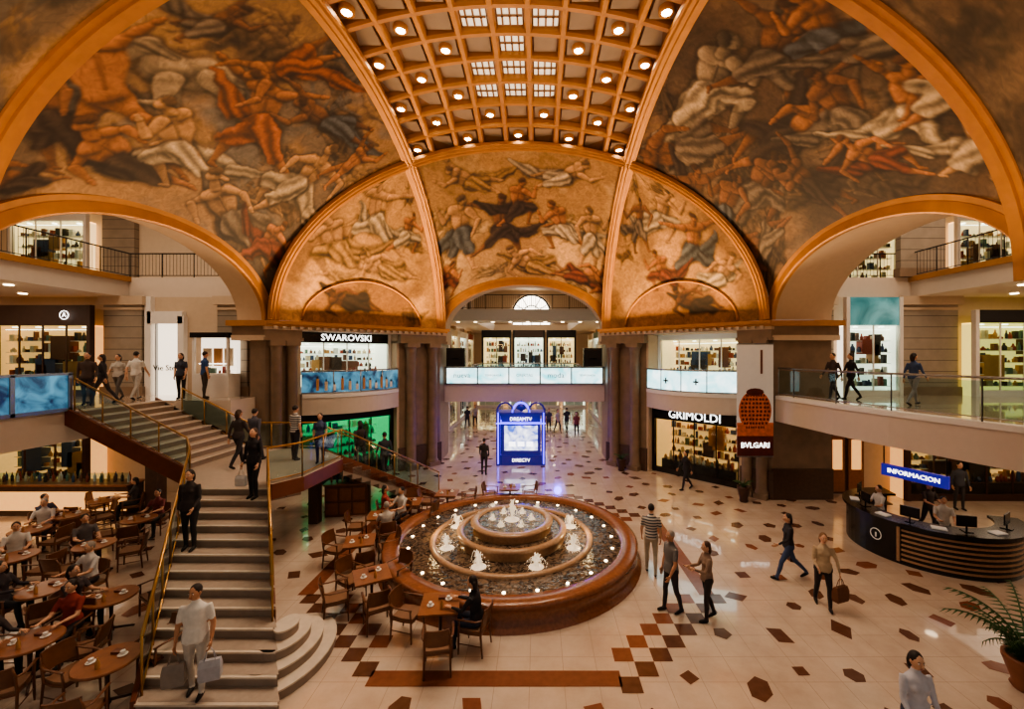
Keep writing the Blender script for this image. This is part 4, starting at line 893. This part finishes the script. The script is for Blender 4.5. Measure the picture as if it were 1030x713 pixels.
    if n>0:
        nz=(fbm(co[:,0]*9+co[:,1]*5,co[:,2]*11,3)-.5)*.012; co[:,1]+=nz
        pc=np.array([co[p].mean(0) for p in polys]); best=np.full(len(pc),1e9); idx=np.zeros(len(pc),int)
        for i,(p0,p1,r,mt) in enumerate(segs):
            p0=np.array(p0);p1=np.array(p1);dd=p1-p0;h=np.clip((pc-p0)@dd/max(1e-9,dd@dd),0,1); D=np.sqrt(((pc-(p0+h[:,None]*dd))**2).sum(1))-r
            q=D<best; best[q]=D[q]; idx[q]=i
        o0=len(m.v); m.v.extend([tuple(v) for v in co]); 
        for p,i in zip(polys,idx): m.f.append([x+o0 for x in p]); m.m.append(m.mi(segs[i][3])); m.s.append(True)
    else:
        m.v.extend(b.v); m.mats=b.mats[:]; m.f.extend(b.f); m.m.extend(b.m); m.s.extend(b.s)
    for k in 'lr':
        wr,f,s=arms[k]; g=Vector((0,1,0)); g=(g-f*g.dot(f)); 
        if g.length<.3: g=Vector((-s,0,0))-f*Vector((-s,0,0)).dot(f)
        g.normalize(); nrm=f.cross(g); 
        if nrm.dot(Vector((-s,0,0)))<0 and abs(f.z)>.5: nrm=-nrm
        m.loft([wr-f*.02,wr+f*.02,wr+f*.055,wr+f*.095],[(.024,.02),(.03,.016),(.04,.015),(.036,.012)],S_,8,ref=nrm)
        for q,ln in enumerate((.075,.085,.078,.06)):
            base=wr+f*.085+g*(.028-.019*q); p1=base+f*ln*.45+nrm*.006; p2=p1+(f*.8+nrm*.6).normalized()*ln*.32; p3=p2+(f*.45+nrm*.9).normalized()*ln*.28
            m.loft([base,p1,p2,p3],[.0095,.0088,.008,.006],S_,6)
        tb=wr+f*.03+g*.025; m.loft([tb,tb+(f*.6+g*.8)*.035,tb+(f*.9+g*.5+nrm*.3)*.062],[.013,.011,.008],S_,6)
    hc=tor(.60)+Vector((0,.02+.03*math.sin(l),.085)); T0=m.T.copy()
    m.T=Matrix.Translation(hc)@Matrix.Rotation(rad(headturn),4,'Z')@Matrix.Rotation(rad(-headpitch),4,'X')
    def hf(q):
        x,y,z=q; w=1-.22*max(0,-z)*(1 if y>-.2 else .6)-.05*max(0,z); return Vector((x*w,y*(1-.1*max(0,-z)) +(.06 if (z<-.4 and y>0) else 0),z))
    m.ell((0,0,0),(.075,.095,.118),S_,16,12,hf)
    m.loft([(0,.088,.022),(0,.105,-.012),(0,.112,-.026),(0,.09,-.034)],[(.007,.008),(.011,.011),(.015,.011),(.01,.006)],S_,6,ref=(1,0,0))
    for s in (-1,1):
        m.ell((s*.075,-.005,-.005),(.012,.02,.03),S_,8,6); m.ell((s*.03,.08,.012),(.014,.011,.009),eyew,8,6); m.ell((s*.03,.089,.012),(.006,.004,.006),eyed,6,5)
        m.loft([(s*.015,.09,.032),(s*.03,.09,.037),(s*.046,.078,.032)],[.004,.005,.003],HR,5)
    m.ell((0,.085,-.055),(.024,.01,.008),lips,8,5)
    m.ell((0,-.018,.032),(.081,.092,.1),HR,14,10)
    if hairlen==1: m.loft([(0,-.05,.05),(0,-.07,-.03),(0,-.075,-.1),(0,-.07,-.16)],[(.078,.05),(.085,.045),(.075,.04),(.05,.025)],HR,12)
    if hairlen==2: m.loft([(0,-.05,.05),(0,-.075,-.04),(0,-.085,-.15),(0,-.09,-.3)],[(.078,.05),(.088,.045),(.085,.045),(.045,.025)],HR,12)
    m.T=T0
    m.v=[(v[0]*sc,v[1]*sc,v[2]*sc) for v in m.v]
    lp=Vector(loc); o=m.obj(name,lp,rad(yaw-90))
    A={}; Rm=Matrix.Rotation(rad(yaw-90),4,'Z')
    for k in 'lr': A[k]=lp+Rm@((arms[k][0]+arms[k][1]*.1)*sc)
    return A
def bag(p,w,h,dep,mat,yaw=0,name='shopping_bag',handle=.2):
    m=MB(); mt=cloth(mat); vs=[]
    for z,k in ((0,.9),(h*.15,1.),(h*.7,1.),(h,.92)):
        vs.append([(x*w/2*k,y*dep/2*(k if z<h else .55),z-h-handle) for x,y in ((-1,-1),(1,-1),(1,1),(-1,1))])
    fl=[q for r in vs for q in r]; fs=[(3,2,1,0)]
    for j in range(3):
        for i in range(4): fs.append((j*4+i,j*4+(i+1)%4,j*4+4+(i+1)%4,j*4+4+i))
    fs.append((12,13,14,15)); m.add(fl,fs,mt)
    for s in (-1,1):
        m.loft([(-w*.25,s*dep*.2,-handle),(-w*.15,s*.01,-handle*.35),(0,0,0),(w*.15,s*.01,-handle*.35),(w*.25,s*dep*.2,-handle)],.006,mt,5)
    m.obj(name,p,rad(yaw))
W1=dict(L=(24,14),Rr=(-18,16),aL=(-20,8,12),aR=(20,8,20))
W2=dict(L=(-16,18),Rr=(22,10),aL=(20,8,25),aR=(-18,8,12))
ST=dict(L=(3,3),Rr=(-3,3))
person(G(655,577),75,H=1.78,shirt=stripes,pants=(176,164,146),hair=0,L=(10,6),Rr=(-8,10))
person(G(675,616),-165,H=1.78,shirt=(110,106,104),pants=(48,44,46),skin=1,hair=2,fat=1.12,headturn=10,L=(-8,10),Rr=(10,6),aL=(10,10,20),aR=(0,10,15))
person(G(711,624),-178,'woman',H=1.66,shirt=(140,114,96),pants=(48,42,42),hair=1,hairlen=1,sleeve='long',L=(8,8),Rr=(-8,14),aL=(25,8,80),aR=(20,10,70))
A=person(G(793,583),170,'woman',H=1.7,shirt=(40,38,44),pants=(62,78,112),hair=0,hairlen=1,sleeve='long',L=(28,12),Rr=(-24,22),aL=(20,8,40),aR=(-22,8,15))
bag(A['r']+Vector((0,0,.02)),.26,.22,.1,(46,34,30),70,'handbag',.12)
A=person(G(828,611),-110,'woman',H=1.66,shirt=(186,162,132),pants=(44,38,38),hair=3,hairlen=1,sleeve='long',L=(16,10),Rr=(-10,12),aL=(5,22,10),aR=(10,10,60),fat=1.08)
bag(A['l']+Vector((.0,0,.02)),.36,.32,.14,(110,70,46),20)
person(G(690,493),-165,'woman',H=1.66,shirt=(40,36,38),pants=(36,32,36),hair=0,hairlen=1,sleeve='long',voxel=.022,**W1)
person(G(487,478),80,'man',H=1.7,shirt=(50,44,46),pants=(44,40,44),sleeve='long',voxel=.022,**ST)
person(G(921,781),-95,'woman',H=1.66,shirt=(196,194,202),pants=(60,64,84),hair=0,hairlen=1,sleeve='long',L=(12,8),Rr=(-10,10),aL=(10,8,40),aR=(10,8,30))
for (px,py,y,c,w) in ((552,435,-90,(60,60,80),'man'),(561,436,-60,(170,160,150),'woman'),(570,434,100,(40,40,50),'man'),(580,440,-100,(120,60,50),'woman'),(470,432,90,(50,50,60),'man'),(478,430,-90,(180,170,160),'woman')):
    person(G(px,py),y,w,shirt=c,pants=(40,40,50),voxel=.03,hairlen=1 if w=='woman' else 0,**(W1 if px%2 else W2))
def onst(px,Y,z): return Vector((PX(px,Y),Y,z))
def kz(Y): return RS*(int((Y-Ys)/TD)+1)+.004
A=person(Vector((PX(197,6.72),6.72,RS+.004)),-75,H=1.76,shirt=(226,222,214),pants=(190,182,172),skin=1,hair=0,headturn=-15,L=(8,8),Rr=(-4,8),aL=(0,12,20),aR=(0,12,12),fat=1.12)
bag(A['l'],.3,.32,.12,(176,176,184),20); bag(A['r'],.3,.34,.12,(140,130,122),20)
person(Vector((PX(190,9.1),9.13,kz(9.13))),-80,'woman',H=1.72,shirt=(48,40,38),pants=(34,30,30),hair=0,hairlen=1,sleeve='long',L=(10,14),Rr=(0,6),aL=(10,10,40),aR=(-5,10,15),fat=1.1)
A=person(Vector((PX(254,10.3),10.35,kz(10.35))),-95,'woman',H=1.72,shirt=(34,30,32),pants=(32,28,30),hair=1,hairlen=2,sleeve='long',L=(12,16),Rr=(0,6),aL=(5,10,20),aR=(0,12,25),headpitch=-15)
bag(A['r'],.24,.26,.1,(216,212,206),0)
person(onst(240,12.6,ZL),80,'woman',shirt=(60,50,48),pants=(40,36,40),hair=1,hairlen=1,sleeve='long',**W1); person(onst(256,13.2,ZL),85,'man',H=1.7,shirt=(84,84,96),pants=(50,48,56),sleeve='long',**W2)
person(onst(297,13.4,ZL),70,'man',H=1.74,shirt=stripes,pants=(44,42,50),**ST); person(onst(322,13.0,ZL),-80,'woman',H=1.55,shirt=(60,70,100),pants=(50,46,60),hairlen=1,**ST)
person(Vector((-5.6,14.9,ZL-4*RS)),130,'woman',shirt=(52,44,42),pants=(40,36,38),hairlen=1,sleeve='long',**W1); person(Vector((-4.95,15.5,ZL-7*RS)),130,'man',shirt=(48,52,60),pants=(44,42,46),sleeve='long',**W2)
for (px,Y,y,c,pt,w,h,sl) in ((88,13.6,-60,(74,60,56),(50,44,44),'man',1.7,'long'),(103,14.1,-150,(50,46,50),(60,56,60),'woman',1.68,'long'),(119,15.2,-80,(186,180,172),(90,84,80),'woman',1.68,'short'),(137,15.3,100,(220,216,208),(176,170,162),'man',1.78,'short'),(182,15.4,-80,(56,62,78),(34,30,32),'woman',1.68,'short'),(206,15.6,60,(44,74,124),(60,52,48),'man',1.74,'short')):
    person(Vector((PX(px,Y),Y,4.003)),y,w,h,c,pt,hairlen=1 if w=='woman' else 0,sleeve=sl,voxel=.02,**(W1 if px%2 else ST))
for (px,Y,y,c,pt,w) in ((838,14.9,-170,(70,60,60),(50,46,50),'man'),(856,15.1,170,(36,34,40),(40,36,40),'man'),(919,13.6,10,(60,80,120),(150,146,150),'woman')):
    person(Vector((PX(px,Y),Y,4.003)),y,w,1.72,c,pt,hairlen=1 if w=='woman' else 0,sleeve='long',voxel=.02,**W1)
for (dx,dy,y,c) in ((-.9,.6,180,(204,200,194)),(.1,-.4,-120,(210,206,200)),(.9,.9,-90,(60,50,48))):
    person(Vector((dc[0]+dx,dc[1]+dy,0)),y,'man',1.62,c,(40,40,46),sleeve='short',aL=(25,8,60),aR=(25,8,60))
person(Vector((PX(965,15.2),15.2,0)),-100,'man',1.72,(60,60,66),(50,46,46),sleeve='long',**ST)
SIT=dict(L=(84,84),Rr=(88,80),seat=True,aL=(35,8,60),aR=(40,8,55))
def sit(tag,i,**k):
    q,y=seats[tag][i]; d=Vector((math.cos(rad(y)),math.sin(rad(y)),0)); person(q-d*.06,y,**{**SIT,**k})
sit('A',0,name='woman',shirt=(36,32,36),pants=(44,50,70),hair=0,hairlen=1,sleeve='long',lean=8)
sit('D',0,name='man',shirt=(204,198,190),pants=(60,56,60)); sit('D',2,name='man',shirt=(190,180,170),pants=(50,50,60),hair=2)
sit('E',1,name='woman',shirt=(150,60,50),pants=(40,40,50),hairlen=1)
sit('I',1,name='woman',shirt=(140,54,44),pants=(40,36,40),hairlen=2); sit('I',2,name='man',shirt=(60,50,50),pants=(40,40,44),sleeve='long'); sit('J',0,name='man',shirt=(210,204,198),pants=(60,56,60),hair=2)
sit('J',1,name='woman',shirt=(50,44,50),pants=(40,40,44),hairlen=1,sleeve='long'); sit('K',1,name='man',shirt=(90,84,84),pants=(50,50,50)); sit('L',1,name='man',shirt=(196,190,186),pants=(50,50,50),hair=2)
sit('M',0,name='woman',shirt=(120,60,60),pants=(50,50,50),hairlen=1); sit('N',1,name='man',shirt=(70,70,90),pants=(50,50,50)); sit('O',0,name='woman',shirt=(60,54,54),pants=(50,50,50),hairlen=1)
sit('P',1,name='man',shirt=(206,202,196),pants=(50,50,50)); sit('Q',1,name='woman',shirt=(70,60,60),pants=(50,50,50),hairlen=1)
# ---------------------------------------------------------------- lights
def light(kind,loc,e,col,size=.3,size2=None,target=None,cone=150):
    l=bpy.data.lights.new('lamp',kind); l.energy=e; l.color=lin(col)
    if kind=='AREA': l.shape='RECTANGLE'; l.size=size; l.size_y=size2 or size
    else: l.shadow_soft_size=size
    if kind=='SPOT': l.spot_size=rad(cone); l.spot_blend=1.
    o=bpy.data.objects.new('lamp',l); bpy.context.scene.collection.objects.link(o); o.location=loc
    t=Vector(target) if target else Vector(loc)-Vector((0,0,1)); o.rotation_euler=(t-Vector(loc)).to_track_quat('-Z','Y').to_euler(); return o
warm=(255,228,198); org=(255,200,136)
for x in (-2.8,0,2.8):
    for y in (-2.8,0,2.8): light('SPOT',(x,CYD+y,13.0),520,warm,.2,cone=125)
for sx in (-1,1):
    for sy in (-1,1):
        c=Vector((sx*6.5,CYD+sy*6.5,7.1)); light('AREA',c,400 if sy>0 else 180,org,5.5,.2,target=(sx*4.9,CYD+sy*4.9,12.5))
for (x,y,tx,ty) in ((-9.2,15.8,-7.8,10),(-9.2,8.2,-7.8,14),(9.2,15.8,7.8,10),(9.2,8.2,7.8,14),(-3.9,21.2,2,19.5),(3.9,21.2,-2,19.5)):
    light('SPOT',(x,y,7.2),380 if abs(x)>5 else 360,(255,208,154),.12,target=(tx,ty,11.),cone=115)
for s in (-1,1):
    light('AREA',(s*15.5,11.5,2.98),85,warm,4,6); light('AREA',(s*20,11.5,2.98),50,warm,3,6)
    light('AREA',(s*19.5,11.5,7.9),190,warm,4,7); light('AREA',(s*14,12,13.6),420,warm,4,7); light('AREA',(s*20,13,13.6),200,warm,4,6)
    light('SPOT',(s*3.2,1.6,9.),440,warm,.25,target=(s*5,11,0),cone=110)  # spots added on the front arch to brighten stairs and people
    light('SPOT',(s*2.2,CYD,1.0),45,(255,214,150),.1,target=(s*1.2,CYD,0),cone=160)
light('AREA',(0,CYD,12.6),75,(255,222,180),6,6,target=(0,CYD,20))  # unseen uplight added to brighten the coffers
light('AREA',(0,24.6,3.0),60,warm,7,1.5); light('AREA',(0,30,7.9),160,warm,5,1); light('AREA',(0,36,12.6),220,warm,6,14); light('AREA',(0,36,2.95),100,(230,215,255),3,10)
light('POINT',(kx,ky-.7,2.0),40,(80,60,255),.2); light('POINT',(kx-1.9,ky+.4,1.4),40,(80,60,255),.2); light('POINT',(kx+1.9,ky+.4,1.4),40,(80,60,255),.2); light('AREA',(0,27,3.0),90,(130,90,255),5,2)
light('POINT',(-10.5,14,1.9),40,warm,.2)
w=bpy.data.worlds.new('W'); bpy.context.scene.world=w; w.use_nodes=True; bg=w.node_tree.nodes['Background']; bg.inputs[0].default_value=(1,.9,.78,1); bg.inputs[1].default_value=.28
cd=bpy.data.cameras.new('camera'); cd.sensor_width=36; cd.lens=F/1030*36; cd.shift_x=-(CX-515)/1030.; cd.clip_end=200
co_=bpy.data.objects.new('camera',cd); bpy.context.scene.collection.objects.link(co_); co_.location=(CAMX,0,CAMZ); co_.rotation_euler=(math.pi/2,0,0)
bpy.context.scene.camera=co_
try:
    vs_=bpy.context.scene.view_settings; vs_.view_transform='AgX'; vs_.look='AgX - Medium High Contrast'; vs_.exposure=.1
except Exception as e: print(e)
